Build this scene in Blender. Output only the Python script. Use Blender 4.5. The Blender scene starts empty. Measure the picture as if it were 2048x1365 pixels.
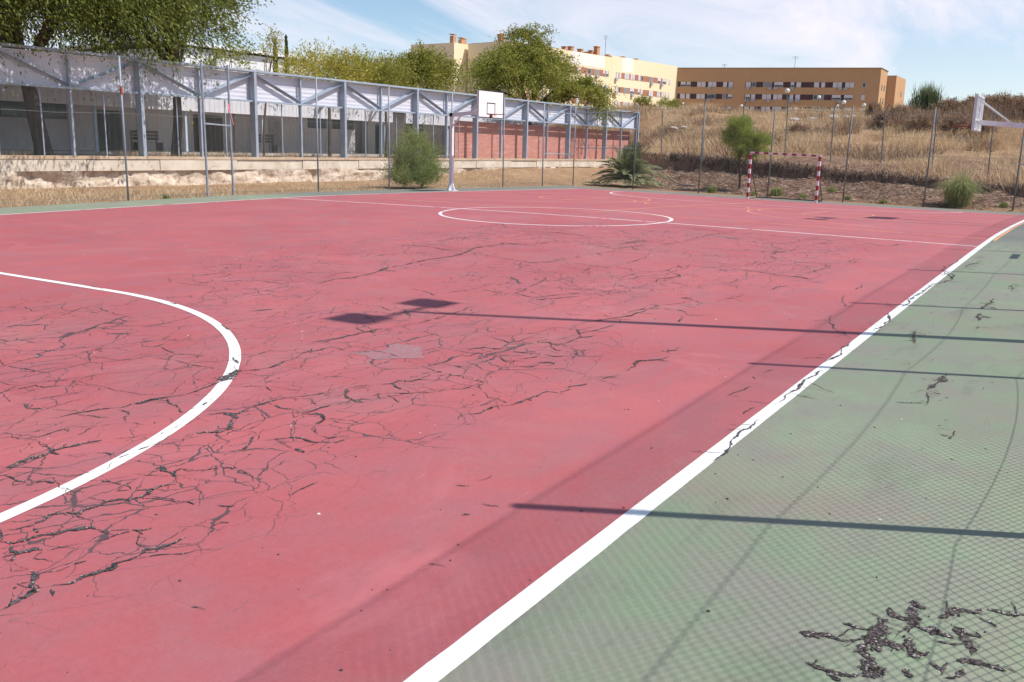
import bpy, math, random
import numpy as np
from mathutils import Matrix, Vector
SC = bpy.context.scene
R = math.radians
# ------------------------------------------------------------------ camera
cam_d = bpy.data.cameras.new('camera'); cam = bpy.data.objects.new('camera', cam_d)
SC.collection.objects.link(cam); SC.camera = cam
cam_d.sensor_width = 36; cam_d.lens = 32.167; cam_d.clip_start = 0.05; cam_d.clip_end = 3000
_r = Vector((0.531501, -0.84671, 0.024271)); _u = Vector((0.162393, 0.129977, 0.978128)); _f = Vector((0.831345, 0.515935, -0.206583))
_m = Matrix((_r, _u, -_f)).transposed().to_4x4(); _m.translation = (-20.9878, -11.7938, 1.8567)
cam.matrix_world = _m
# ------------------------------------------------------------------ light
SUN_EL, SUN_AZ = R(53.2), R(158.8)
sun_dir = Vector((math.sin(SUN_AZ)*math.cos(SUN_EL), math.cos(SUN_AZ)*math.cos(SUN_EL), math.sin(SUN_EL)))
sd = bpy.data.lights.new('sun', 'SUN'); sd.energy = 4.9; sd.angle = R(0.5); sd.color = (1.0, 0.955, 0.88)
so = bpy.data.objects.new('sun', sd); SC.collection.objects.link(so)
so.rotation_euler = sun_dir.to_track_quat('Z', 'Y').to_euler(); so.location = (0, -30, 40)
w = bpy.data.worlds.new('World'); SC.world = w; w.use_nodes = True
nt = w.node_tree; nt.nodes.clear()
def N(nt, typ, **kw):
    n = nt.nodes.new(typ)
    for k, v in kw.items(): setattr(n, k, v)
    return n
def L(nt, a, b): nt.links.new(a, b)
sky = N(nt, 'ShaderNodeTexSky', sky_type='NISHITA'); sky.sun_disc = False
sky.sun_elevation = SUN_EL; sky.sun_rotation = SUN_AZ; sky.altitude = 600; sky.air_density = 1.0; sky.dust_density = 0.25; sky.ozone_density = 2.2
bg = N(nt, 'ShaderNodeBackground'); bg.inputs[1].default_value = 0.135
out = N(nt, 'ShaderNodeOutputWorld')
tc = N(nt, 'ShaderNodeTexCoord')
sep = N(nt, 'ShaderNodeSeparateXYZ'); L(nt, tc.outputs['Generated'], sep.inputs[0])
# clouds: direction projected on a high flat layer
zz = N(nt, 'ShaderNodeMath', operation='ADD'); zz.inputs[1].default_value = 0.16; L(nt, sep.outputs[2], zz.inputs[0])
cmb = N(nt, 'ShaderNodeCombineXYZ')
for i in (0, 1):
    dv = N(nt, 'ShaderNodeMath', operation='DIVIDE'); L(nt, sep.outputs[i], dv.inputs[0]); L(nt, zz.outputs[0], dv.inputs[1]); L(nt, dv.outputs[0], cmb.inputs[i])
mp = N(nt, 'ShaderNodeMapping'); mp.inputs['Rotation'].default_value = (0, 0, R(55)); mp.inputs['Scale'].default_value = (0.30, 1.15, 1); mp.inputs['Location'].default_value = (4.3, 1.1, 0)
L(nt, cmb.outputs[0], mp.inputs[0])
nz = N(nt, 'ShaderNodeTexNoise'); nz.inputs['Scale'].default_value = 0.9; nz.inputs['Detail'].default_value = 9; nz.inputs['Roughness'].default_value = 0.62; nz.inputs['Distortion'].default_value = 0.7
L(nt, mp.outputs[0], nz.inputs[0])
rp = N(nt, 'ShaderNodeValToRGB'); rp.color_ramp.elements[0].position = 0.45; rp.color_ramp.elements[1].position = 0.66
L(nt, nz.outputs[0], rp.inputs[0])
# more thin cloud towards +x -y (the right of the view)
dt = N(nt, 'ShaderNodeVectorMath', operation='DOT_PRODUCT'); dt.inputs[1].default_value = (0.93, 0.02, 0.30); L(nt, tc.outputs['Generated'], dt.inputs[0])
mr = N(nt, 'ShaderNodeMapRange'); mr.inputs[1].default_value = 0.82; mr.inputs[2].default_value = 1.0; mr.inputs[3].default_value = 0.0; mr.inputs[4].default_value = 0.30; L(nt, dt.outputs['Value'], mr.inputs[0])
ms = N(nt, 'ShaderNodeMapRange'); ms.inputs[1].default_value = 0.15; ms.inputs[2].default_value = 0.75; ms.inputs[3].default_value = 0.12; ms.inputs[4].default_value = 0.85; L(nt, dt.outputs['Value'], ms.inputs[0])
mu = N(nt, 'ShaderNodeMath', operation='MULTIPLY'); L(nt, rp.outputs[0], mu.inputs[0]); L(nt, ms.outputs[0], mu.inputs[1])
ad = N(nt, 'ShaderNodeMath', operation='ADD'); L(nt, mu.outputs[0], ad.inputs[0]); L(nt, mr.outputs[0], ad.inputs[1])
cl = N(nt, 'ShaderNodeClamp'); cl.inputs['Max'].default_value = 0.93; L(nt, ad.outputs[0], cl.inputs[0])
mxs = N(nt, 'ShaderNodeMixRGB'); mxs.inputs[2].default_value = (7.3, 6.9, 7.5, 1)
L(nt, cl.outputs[0], mxs.inputs[0]); L(nt, sky.outputs[0], mxs.inputs[1])
L(nt, mxs.outputs[0], bg.inputs[0]); L(nt, bg.outputs[0], out.inputs[0])
vs = SC.view_settings; vs.view_transform = 'Standard'; vs.look = 'None'; vs.gamma = 1; vs.exposure = 0.06
SC.cycles.max_bounces = 6; SC.cycles.transparent_max_bounces = 12

# ------------------------------------------------------------------ helpers
ORG = {}
def tag(o, label=None, cat=None, group=None, kind=None):
    for k, v in (('label', label), ('category', cat), ('group', group), ('kind', kind)):
        if v: o[k] = v
    return o
def empty(name, loc, label, cat, group=None):
    o = bpy.data.objects.new(name, None); SC.collection.objects.link(o); o.location = loc; o.empty_display_size = .3
    ORG[o.name] = np.array(loc, float)
    return tag(o, label, cat, group)
def mesh_obj(name, V, F, m, parent=None, smooth=False, tri=None):
    V = np.asarray(V, float).reshape(-1, 3)
    org = ORG[parent.name] if parent else np.zeros(3)
    V = V - org
    me = bpy.data.meshes.new(name)
    if isinstance(F, np.ndarray):
        k = F.shape[1]; nf = len(F)
        me.vertices.add(len(V)); me.vertices.foreach_set('co', V.astype(np.float32).ravel())
        me.loops.add(nf*k); me.loops.foreach_set('vertex_index', F.astype(np.int32).ravel())
        me.polygons.add(nf); me.polygons.foreach_set('loop_start', np.arange(0, nf*k, k, dtype=np.int32))
        me.polygons.foreach_set('loop_total', np.full(nf, k, dtype=np.int32))
        me.update(calc_edges=True)
    else:
        me.from_pydata([tuple(v) for v in V], [], F); me.update()
    if smooth: me.polygons.foreach_set('use_smooth', np.ones(len(me.polygons), dtype=bool))
    me.materials.append(m)
    o = bpy.data.objects.new(name, me); SC.collection.objects.link(o)
    if parent: o.parent = parent
    ORG[o.name] = org
    return o
class MB:
    def __init__(s): s.v = []; s.f = []
    def add(s, vs, fs):
        b = len(s.v); s.v += [tuple(v) for v in vs]; s.f += [tuple(b+i for i in f) for f in fs]; return s
    def box(s, x0, x1, y0, y1, z0, z1):
        return s.add([(x0,y0,z0),(x1,y0,z0),(x1,y1,z0),(x0,y1,z0),(x0,y0,z1),(x1,y0,z1),(x1,y1,z1),(x0,y1,z1)],
                     [(0,3,2,1),(4,5,6,7),(0,1,5,4),(1,2,6,5),(2,3,7,6),(3,0,4,7)])
    def obox(s, P, u, n, s0, s1, d0, d1, z0, z1):
        p = lambda a, d, z: (P[0]+u[0]*a+n[0]*d, P[1]+u[1]*a+n[1]*d, z)
        return s.add([p(s0,d0,z0),p(s1,d0,z0),p(s1,d1,z0),p(s0,d1,z0),p(s0,d0,z1),p(s1,d0,z1),p(s1,d1,z1),p(s0,d1,z1)],
                     [(0,3,2,1),(4,5,6,7),(0,1,5,4),(1,2,6,5),(2,3,7,6),(3,0,4,7)])
    def prism(s, pts, z0, z1):
        n = len(pts); vs = [(x,y,z0) for x,y in pts]+[(x,y,z1) for x,y in pts]
        return s.add(vs, [tuple(range(n))[::-1], tuple(range(n,2*n))]+[(i,(i+1)%n,n+(i+1)%n,n+i) for i in range(n)])
    def beam(s, p, q, w, h=None, up=(0,0,1)):
        p = Vector(p); q = Vector(q); d = (q-p).normalized(); up = Vector(up)
        if abs(d.dot(up)) > .99: up = Vector((1,0,0))
        a = d.cross(up).normalized()*(w/2); b = a.cross(d).normalized()*((h or w)/2)
        return s.add([p-a-b,p+a-b,p+a+b,p-a+b,q-a-b,q+a-b,q+a+b,q-a+b],
                     [(0,3,2,1),(4,5,6,7),(0,1,5,4),(1,2,6,5),(2,3,7,6),(3,0,4,7)])
    def tube(s, pts, rad, n=8, cap=True):
        pts = [Vector(p) for p in pts]; m = len(pts); rad = rad if hasattr(rad,'__len__') else [rad]*m
        vs = []; ref = Vector((0.123,0.9,0.31)).normalized()
        for i, p in enumerate(pts):
            d = (pts[min(i+1,m-1)]-pts[max(i-1,0)]).normalized()
            a = d.cross(ref).normalized() if abs(d.dot(ref)) < .98 else d.cross(Vector((1,0,0))).normalized(); b = d.cross(a)
            for k in range(n):
                t = 2*math.pi*k/n; vs.append(p+a*(rad[i]*math.cos(t))+b*(rad[i]*math.sin(t)))
        fs = [(i*n+k, i*n+(k+1)%n, (i+1)*n+(k+1)%n, (i+1)*n+k) for i in range(m-1) for k in range(n)]
        if cap: fs += [tuple(range(n))[::-1], tuple(range((m-1)*n, m*n))]
        return s.add(vs, fs)
    def sphere(s, c, r, n=12, m=8, sq=(1,1,1)):
        vs = []; 
        for i in range(m+1):
            a = math.pi*i/m
            for k in range(n):
                t = 2*math.pi*k/n; vs.append((c[0]+r*sq[0]*math.sin(a)*math.cos(t), c[1]+r*sq[1]*math.sin(a)*math.sin(t), c[2]+r*sq[2]*math.cos(a)))
        return s.add(vs, [(i*n+k, (i+1)*n+k, (i+1)*n+(k+1)%n, i*n+(k+1)%n) for i in range(m) for k in range(n)])
    def build(s, name, m, parent=None, smooth=False): return mesh_obj(name, s.v, s.f, m, parent, smooth)

# ------------------------------------------------------------------ materials
def srgb(r, g, b):
    f = lambda c: (c/255/12.92 if c/255 <= .04045 else ((c/255+.055)/1.055)**2.4)
    return (f(r), f(g), f(b), 1)
def c4(c): return tuple(c)+(1,) if len(c) == 3 else tuple(c)
def mix(nt, fac, a, b, mode='MIX'):
    n = N(nt, 'ShaderNodeMixRGB', blend_type=mode)
    for i, v in ((0, fac), (1, a), (2, b)):
        if isinstance(v, (int, float)): n.inputs[i].default_value = v
        elif isinstance(v, tuple): n.inputs[i].default_value = c4(v)
        else: L(nt, v, n.inputs[i])
    return n.outputs[0]
def math_(nt, op, a, b=None, c=None, clamp=False):
    n = N(nt, 'ShaderNodeMath', operation=op, use_clamp=clamp)
    for i, v in enumerate((a, b, c)):
        if v is None: continue
        if isinstance(v, (int, float)): n.inputs[i].default_value = v
        else: L(nt, v, n.inputs[i])
    return n.outputs[0]
def noise(nt, vec, scale, detail=4, rough=.55, dist=0, color=False, stretch=None, rot=0):
    if stretch:
        mpn = N(nt, 'ShaderNodeMapping'); mpn.inputs['Scale'].default_value = stretch; mpn.inputs['Rotation'].default_value = (0, 0, rot); L(nt, vec, mpn.inputs[0]); vec = mpn.outputs[0]
    n = N(nt, 'ShaderNodeTexNoise'); n.inputs['Scale'].default_value = scale; n.inputs['Detail'].default_value = detail
    n.inputs['Roughness'].default_value = rough; n.inputs['Distortion'].default_value = dist; L(nt, vec, n.inputs['Vector'])
    return n.outputs[1 if color else 0]
def ramp(nt, v, p0, p1, a=0., b=1.):
    n = N(nt, 'ShaderNodeMapRange'); n.clamp = True
    n.inputs[1].default_value = p0; n.inputs[2].default_value = p1; n.inputs[3].default_value = a; n.inputs[4].default_value = b; L(nt, v, n.inputs[0])
    return n.outputs[0]
def newmat(name):
    m = bpy.data.materials.new(name); m.use_nodes = True; nt = m.node_tree
    b = nt.nodes['Principled BSDF']; b.inputs['Roughness'].default_value = .8
    return m, nt, b
def bump(nt, b, h, strength, dist=.02):
    n = N(nt, 'ShaderNodeBump'); n.inputs['Strength'].default_value = strength; n.inputs['Distance'].default_value = dist
    L(nt, h, n.inputs['Height']); L(nt, n.outputs[0], b.inputs['Normal'])
def mat(name, c1, c2=None, scale=3., rough=.75, metal=0., lo=.35, hi=.65, bmp=0., bscale=30., bdist=.01, isl=0., c3=None, scale3=20., lo3=.55, hi3=.7, trans=0., stretch=None, spec=.3):
    m, nt, b = newmat(name); b.inputs['Roughness'].default_value = rough; b.inputs['Metallic'].default_value = metal; b.inputs['Specular IOR Level'].default_value = spec
    P = N(nt, 'ShaderNodeNewGeometry'); pos = P.outputs['Position']
    col = None
    if c2: col = mix(nt, ramp(nt, noise(nt, pos, scale, 5, stretch=stretch), lo, hi), tuple(c1), tuple(c2))
    if c3: col = mix(nt, ramp(nt, noise(nt, pos, scale3, 6, .65), lo3, hi3), col if col else tuple(c1), tuple(c3))
    if isl:
        rv = P.outputs['Random Per Island']
        base = col if col is not None else tuple(c1)
        col = mix(nt, 1., base, mix(nt, rv, (1-isl,)*3, (1+isl,)*3), 'MULTIPLY')
        if c2:
            rv2 = math_(nt, 'FRACT', math_(nt, 'MULTIPLY', rv, 17.3)); col = mix(nt, math_(nt, 'MULTIPLY', rv2, .6), col, tuple(c2))
    if col is not None: L(nt, col, b.inputs['Base Color'])
    else: b.inputs['Base Color'].default_value = c4(c1)
    if bmp: bump(nt, b, noise(nt, pos, bscale, 5, .6), bmp, bdist)
    if trans:
        tr = N(nt, 'ShaderNodeBsdfTranslucent'); mx = N(nt, 'ShaderNodeMixShader'); mx.inputs[0].default_value = trans
        if col is not None: L(nt, col, tr.inputs[0])
        else: tr.inputs[0].default_value = c4(c1)
        o = nt.nodes['Material Output']; L(nt, b.outputs[0], mx.inputs[1]); L(nt, tr.outputs[0], mx.inputs[2]); L(nt, mx.outputs[0], o.inputs[0])
    return m

# ------------------------------------------------------------------ court height
KX = np.array([-26,-19,-12,-6,0,3,8,14,21.]); KY = np.array([-12,-6,0,6,12.])
HH = np.array([[-0.048,-0.094,-0.137,-0.168,-0.189],[0.006,-0.045,-0.084,-0.099,-0.112],[0.058,0.001,-0.011,-0.018,-0.037],[0.082,0.086,0.096,0.077,0.038],[0.093,0.141,0.181,0.157,0.105],[0.095,0.14,0.167,0.153,0.119],[0.031,0.056,0.078,0.09,0.093],[-0.1,-0.084,-0.049,-0.007,0.033],[-0.282,-0.25,-0.191,-0.12,-0.044]])
def _hz(x, y):
    x = np.clip(x, KX[0], KX[-1]); y = np.clip(y, KY[0], KY[-1])
    i = np.clip(np.searchsorted(KX, x)-1, 0, 7); j = np.clip(np.searchsorted(KY, y)-1, 0, 3)
    u = (x-KX[i])/(KX[i+1]-KX[i]); v = (y-KY[j])/(KY[j+1]-KY[j])
    return HH[i,j]*(1-u)*(1-v)+HH[i+1,j]*u*(1-v)+HH[i,j+1]*(1-u)*v+HH[i+1,j+1]*u*v
def hz(x, y):
    x = np.asarray(x, float); y = np.asarray(y, float)+0*x; x = x+0*y
    return sum(_hz(x+a, y+b) for a in (-.9,-.3,.3,.9) for b in (-.9,0,.9))/12.

# ---- small value noise for geometry
_rs = np.random.RandomState(5); _G = _rs.rand(256, 256)
def vnoise(x, y, s):
    x = np.asarray(x)*s+1000.3; y = np.asarray(y)*s+1000.7
    i = np.floor(x).astype(int); j = np.floor(y).astype(int); u = x-i; v = y-j; u = u*u*(3-2*u); v = v*v*(3-2*v)
    g = lambda a, b: _G[a % 256, b % 256]
    return g(i,j)*(1-u)*(1-v)+g(i+1,j)*u*(1-v)+g(i,j+1)*(1-u)*v+g(i+1,j+1)*u*v-.5
def fnoise(x, y, s, o=4): return sum(vnoise(x, y, s*2**k)/2**k for k in range(o))
EY = [-60,-9,-5.6,-3.1,-.6,2.1,5.2,7.1,9,11.5,15,19,22,40]
EX = [30,30,30.5,31,31,31,32,33,34,36,40,47,52,62]
EZ = [.85,.9,1.11,1.28,1.41,1.6,1.8,1.9,1.96,2.02,2.05,2.1,2.1,2.1]
def sm(t): t = np.clip(t, 0, 1); return t*t*(3-2*t)
def terr(x, y):
    x = np.asarray(x, float); y = np.asarray(y, float)
    base = hz(x, y)-.05
    # left strip: flat, then a bank against the retaining wall further on
    bl = .03-.14*sm((y-14)/5)+.62*sm((y-17.5)/3.6)*(.12+.88*sm((x-19)/12))+.05*fnoise(x, y, .9)
    z = np.where(y > 12.2, base*(1-sm((y-12.2)/1.5))+bl*sm((y-12.2)/1.5), base)
    z = np.where(y > 21.46, 1.12+.03*fnoise(x, y, 1.), z)
    e = np.interp(y, EY, EX)+.5*fnoise(x*0, y, .5, 3); ze = np.interp(y, EY, EZ); d = x-e
    zc = 5.62+.45*sm((y-17)/4)-.12*sm((4.5-y)/5)+.25*fnoise(x, y, .06, 3)
    prof = np.where(d < -.22, np.clip((d+6)/5.6,0,1)**1.15*(ze-.2)*.56, np.where(d < 0, (ze-.2)*(.55+.45*sm((d+.22)/.2)), (ze-.2)+(zc-ze)*np.clip(d/np.interp(y, [9,15,19,24], [30,23,14,9]), 0, 1)**.9))
    prof = prof + np.where((d > -5.5) & (d < 0), .34*fnoise(x, y, 1.1, 5), 0) + np.where(d > 1, .22*fnoise(x, y, .35), 0)
    prof = np.where(d > 32, np.maximum(5.2, zc-.05*(d-32)), prof)
    hill = np.where(d > -6, prof-.2, -9)
    hill = np.where((y > 21.4) & (x < 51.7), -9, hill)
    far = np.where((y > 34), np.clip((y-34)/60, 0, 1)*4.5+1, -9)
    rise = np.maximum(np.maximum(hill, far), z)
    return np.where(d > -6, np.maximum(z, hill + sm((d+6)/1.)*0), rise)
def axis(parts):
    a = []
    for x0, x1, n in parts: a += list(np.linspace(x0, x1, n, endpoint=False))
    return np.array(a+[parts[-1][1]])
def grid(xs, ys, fz):
    X, Y = np.meshgrid(xs, ys, indexing='ij'); Z = fz(X, Y)
    V = np.stack([X, Y, Z], -1).reshape(-1, 3); nx, ny = len(xs), len(ys)
    i = np.arange(nx-1)[:,None]*ny+np.arange(ny-1)[None]
    F = np.stack([i, i+ny, i+ny+1, i+1], -1).reshape(-1, 4)
    return V, F
# ------------------------------------------------------------------ ground
def ground_mat():
    m, nt, b = newmat('dry_soil'); P = N(nt, 'ShaderNodeNewGeometry').outputs['Position']
    s = N(nt, 'ShaderNodeSeparateXYZ'); L(nt, P, s.inputs[0])
    a = mix(nt, ramp(nt, noise(nt, P, .6, 6), .35, .65), (.36,.22,.125), (.50,.35,.20))
    a = mix(nt, ramp(nt, noise(nt, P, 6, 8, .7), .4, .62), a, (.27,.16,.10))
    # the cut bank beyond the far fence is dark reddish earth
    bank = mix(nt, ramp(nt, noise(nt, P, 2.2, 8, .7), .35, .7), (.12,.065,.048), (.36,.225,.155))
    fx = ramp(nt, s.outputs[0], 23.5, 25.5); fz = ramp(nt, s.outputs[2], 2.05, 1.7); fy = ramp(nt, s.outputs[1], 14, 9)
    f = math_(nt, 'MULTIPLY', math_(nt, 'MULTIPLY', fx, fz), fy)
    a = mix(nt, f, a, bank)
    a = mix(nt, ramp(nt, noise(nt, P, 60, 3, .8), .62, .75), a, (.55,.45,.33))
    L(nt, a, b.inputs['Base Color']); b.inputs['Roughness'].default_value = .95; b.inputs['Specular IOR Level'].default_value = .1
    bump(nt, b, noise(nt, P, 14, 8, .75), .9, .06); return m
GM = ground_mat()
xs = axis([(-500,-60,8),(-60,-28,8),(-28,22,100),(22,29.5,34),(29.5,34,70),(34,36,10),(36,66,90),(66,130,22),(130,900,16)])
ys = axis([(-600,-60,8),(-60,-16,12),(-16,12,110),(12,21.45,44),(21.45,21.5,1),(21.5,30,24),(30,60,20),(60,140,12),(140,900,10)])
V, F = grid(xs, ys, terr)
g = mesh_obj('ground', V, F, GM, smooth=False); tag(g, kind='structure')

# ------------------------------------------------------------------ court
def court_mat():
    m, nt, b = newmat('court_paint'); P = N(nt, 'ShaderNodeNewGeometry').outputs['Position']
    s = N(nt, 'ShaderNodeSeparateXYZ'); L(nt, P, s.inputs[0]); X, Y = s.outputs[0], s.outputs[1]
    n_big = noise(nt, P, .35, 5, .6); n_mid = noise(nt, P, 1.6, 6, .62); n_fine = noise(nt, P, 28, 5, .7); n_grain = noise(nt, P, 220, 2, .7)
    streak = noise(nt, P, 1.2, 6, .65, .4, stretch=(.5, 1.6, 1), rot=R(20))
    red = mix(nt, ramp(nt, n_big, .38, .62), (.365,.085,.094), (.430,.112,.119))
    red = mix(nt, ramp(nt, n_mid, .42, .70), red, (.345,.110,.128))
    red = mix(nt, ramp(nt, streak, .50, .72, 0, .7), red, (.285,.118,.132))
    red = mix(nt, ramp(nt, noise(nt, P, .9, 7, .7, .8), .54, .72, 0, .6), red, (.47,.155,.17))
    red = mix(nt, ramp(nt, n_fine, .3, .75, 0, .22), red, (.52,.18,.20))
    grn = mix(nt, ramp(nt, n_big, .4, .6), (.205,.270,.172), (.252,.305,.202))
    grn = mix(nt, ramp(nt, n_mid, .38, .66), grn, (.245,.235,.195))
    grn = mix(nt, ramp(nt, streak, .56, .76, 0, .75), grn, (.135,.140,.118))
    grn = mix(nt, ramp(nt, noise(nt, P, 2.6, 7, .7), .58, .74, 0, .5), grn, (.165,.300,.170))
    grn = mix(nt, ramp(nt, n_fine, .35, .8, 0, .3), grn, (.30,.33,.26))
    # the far part of the green margin is greyer
    grn = mix(nt, ramp(nt, X, .2, 2.4, 0, .7), grn, (.16,.165,.155))
    wob = math_(nt, 'MULTIPLY', math_(nt, 'SUBTRACT', noise(nt, P, 9, 3), .5), .03)
    ax = math_(nt, 'ADD', math_(nt, 'ABSOLUTE', X), wob); ay = math_(nt, 'ADD', math_(nt, 'ABSOLUTE', Y), wob)
    isred = math_(nt, 'MULTIPLY', math_(nt, 'LESS_THAN', ax, 20.6), math_(nt, 'LESS_THAN', ay, 10.0))
    col = mix(nt, isred, grn, red)
    for rz_, sd_, am in ((35, (9., .7, 1), .30), (-50, (8., .6, 1), .22), (10, (.5, 6., 1), .25)):
        sf = noise(nt, P, 3.2, 5, .65, .3, stretch=sd_, rot=R(rz_)); col = mix(nt, ramp(nt, sf, .66, .74, 0, am), col, (.46,.30,.29))
    dst = noise(nt, P, .55, 7, .68, 1.); col = mix(nt, ramp(nt, dst, .52, .72, 0, .35), col, (.33,.20,.19))
    # fine dark fibres and grime flecks
    fl = noise(nt, P, 7, 8, .78, 1.4, stretch=(.6, 2.4, 1), rot=R(25))
    col = mix(nt, ramp(nt, fl, .61, .70, 0, .6), col, (.13,.10,.10))
    spk = N(nt, 'ShaderNodeTexVoronoi'); spk.inputs['Scale'].default_value = 5.5; L(nt, P, spk.inputs['Vector'])
    sr = N(nt, 'ShaderNodeSeparateColor'); L(nt, spk.outputs['Color'], sr.inputs[0])
    dark = math_(nt, 'MULTIPLY', math_(nt, 'LESS_THAN', spk.outputs['Distance'], .055), math_(nt, 'GREATER_THAN', sr.outputs[0], .82))
    lite = math_(nt, 'MULTIPLY', math_(nt, 'LESS_THAN', spk.outputs['Distance'], .045), math_(nt, 'LESS_THAN', sr.outputs[0], .10))
    col = mix(nt, dark, col, (.05,.045,.045)); col = mix(nt, math_(nt, 'MULTIPLY', lite, .8), col, (.72,.62,.62))
    # fine crack network where the slab has failed
    at = N(nt, 'ShaderNodeAttribute', attribute_name='crk')
    wp = noise(nt, P, 2.2, 4, .6, color=True); wv = N(nt, 'ShaderNodeVectorMath', operation='SCALE'); L(nt, wp, wv.inputs[0]); wv.inputs['Scale'].default_value = .30
    wp2 = noise(nt, P, 14, 3, .6, color=True); wv2 = N(nt, 'ShaderNodeVectorMath', operation='SCALE'); L(nt, wp2, wv2.inputs[0]); wv2.inputs['Scale'].default_value = .05
    av = N(nt, 'ShaderNodeVectorMath', operation='ADD'); L(nt, P, av.inputs[0]); L(nt, wv.outputs[0], av.inputs[1])
    av2 = N(nt, 'ShaderNodeVectorMath', operation='ADD'); L(nt, av.outputs[0], av2.inputs[0]); L(nt, wv2.outputs[0], av2.inputs[1])
    tot = None
    for sc_, wd, sd_ in ((1.7, .0070, 0.), (3.4, .0070, 7.7)):
        mpv = N(nt, 'ShaderNodeMapping'); mpv.inputs['Location'].default_value = (sd_, sd_*2, 0); mpv.inputs['Rotation'].default_value = (0,0,R(28)); mpv.inputs['Scale'].default_value = (.75, 1.25, 0); L(nt, av2.outputs[0], mpv.inputs[0])
        v = N(nt, 'ShaderNodeTexVoronoi', feature='DISTANCE_TO_EDGE'); v.inputs['Scale'].default_value = sc_; L(nt, mpv.outputs[0], v.inputs['Vector'])
        br = ramp(nt, noise(nt, P, sc_*.9, 4, .65),   .32, .54)           # cracks come and go
        wdt = math_(nt, 'MULTIPLY', math_(nt, 'MULTIPLY', br, at.outputs['Fac']), wd*1.6)
        c = ramp(nt, math_(nt, 'SUBTRACT', v.outputs['Distance'], wdt), -.002, .004, 1, 0)
        c = math_(nt, 'MULTIPLY', c, ramp(nt, wdt, .001, .006))
        tot = c if tot is None else math_(nt, 'MAXIMUM', tot, c)
    col = mix(nt, math_(nt, 'MULTIPLY', tot, .9), col, (.075,.06,.066))
    col = mix(nt, 1., col, mix(nt, n_grain, (.74,)*3, (1.26,)*3), 'MULTIPLY')
    L(nt, col, b.inputs['Base Color']); b.inputs['Roughness'].default_value = .72; b.inputs['Specular IOR Level'].default_value = .25
    h = math_(nt, 'SUBTRACT', math_(nt, 'ADD', math_(nt, 'MULTIPLY', n_grain, .5), n_fine), math_(nt, 'MULTIPLY', tot, 2.))
    bump(nt, b, h, .35, .004); return m
xs = axis([(-32,-20,60),(-20,22.6,220)]); ys = axis([(-12.95,-12.0,8),(-12,12.12,110)])
V, F = grid(xs, ys, lambda x, y: hz(x, y))
# wavy outer edge towards the soil
ed = V[:,1] > 12.0; V[ed,1] += .12*fnoise(V[ed,0], V[ed,0]*0, 1.1)
ed = V[:,0] > 22.5; V[ed,0] += .10*fnoise(V[ed,1], V[ed,1]*0, 1.1)
court = mesh_obj('court_surface', V, F, court_mat(), smooth=True); tag(court, kind='structure')
ZP = np.array([(-24.,-1.2),(-15.,-.7),(-13.2,-1.2),(-10.4,.0),(-7,.6),(-3.5,-.3),(-.3,-2.4),(.6,-4.2),(-.6,-7.6),(-2.2,-8.1),(-7.4,-8.3),(-11.5,-8.4),(-14.2,-8.3),(-15.9,-8.2),(-17.6,-8.3),(-19.1,-8.5),(-24,-8.9)])
def inpoly(x, y, Pg):
    ins = np.zeros(x.shape, bool); dmin = np.full(x.shape, 1e9)
    for a, b in zip(Pg, np.roll(Pg, -1, 0)):
        cnd = ((a[1] > y) != (b[1] > y)) & (x < (b[0]-a[0])*(y-a[1])/(b[1]-a[1]+1e-12)+a[0]); ins ^= cnd
        ab = b-a; t = np.clip(((x-a[0])*ab[0]+(y-a[1])*ab[1])/(ab@ab), 0, 1)
        dmin = np.minimum(dmin, np.hypot(x-a[0]-t*ab[0], y-a[1]-t*ab[1]))
    return np.where(ins, dmin, -dmin)
dd = inpoly(V[:,0], V[:,1], ZP)
mk = np.clip(.55+dd/1.3, 0, 1)
mk *= np.clip(.75+1.6*fnoise(V[:,0], V[:,1], .45, 3), .15, 1.25)
at = court.data.attributes.new('crk', 'FLOAT', 'POINT'); at.data.foreach_set('value', mk.astype(np.float32))

def ribbon(pts, wd, dz, closed=False, step=.2, jit=0.):
    P = np.array(pts, float); out = [P[0]]
    for a, b in zip(P[:-1], P[1:]):
        n = max(1, int(np.hypot(*(b-a))/step))
        out += [a+(b-a)*k/n for k in range(1, n+1)]
    Q = np.array(out)
    T = np.gradient(Q, axis=0)
    if closed: T[0] = T[-1] = Q[1]-Q[-2]
    T /= np.linalg.norm(T, axis=1)[:,None]+1e-9; Nn = np.stack([-T[:,1], T[:,0]], 1)
    wv = (np.full(len(Q), wd) if np.isscalar(wd) else wd)
    A = Q+Nn*wv[:,None]/2; B = Q-Nn*wv[:,None]/2
    if jit:
        A += Nn*(jit*fnoise(Q[:,0], Q[:,1], 6, 3))[:,None]; B += Nn*(jit*fnoise(Q[:,0]+9, Q[:,1], 6, 3))[:,None]
    V = np.concatenate([np.c_[A, hz(A[:,0], A[:,1])+dz], np.c_[B, hz(B[:,0], B[:,1])+dz]]); n = len(Q)
    F = [(i, n+i, n+i+1, i+1) for i in range(n-1)]
    return V, F
def paint_mat(name, c, wear=.5, base=(.50,.13,.15)):
    m, nt, b = newmat(name); P = N(nt, 'ShaderNodeNewGeometry').outputs['Position']
    n1 = noise(nt, P, 9, 7, .75); n2 = noise(nt, P, 1.3, 4, .6)
    col = mix(nt, ramp(nt, noise(nt, P, 18, 6, .7), .4, .8, 0, .5), tuple(c), tuple(x*.78 for x in c))
    k = math_(nt, 'ADD', n1, math_(nt, 'MULTIPLY', math_(nt, 'SUBTRACT', n2, .5), .8))
    col = mix(nt, ramp(nt, k, wear, wear+.035), col, tuple(base))
    L(nt, col, b.inputs['Base Color']); b.inputs['Roughness'].default_value = .6; return m
WHITE = paint_mat('white_line_paint', (.84,.83,.80), .80)
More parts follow.
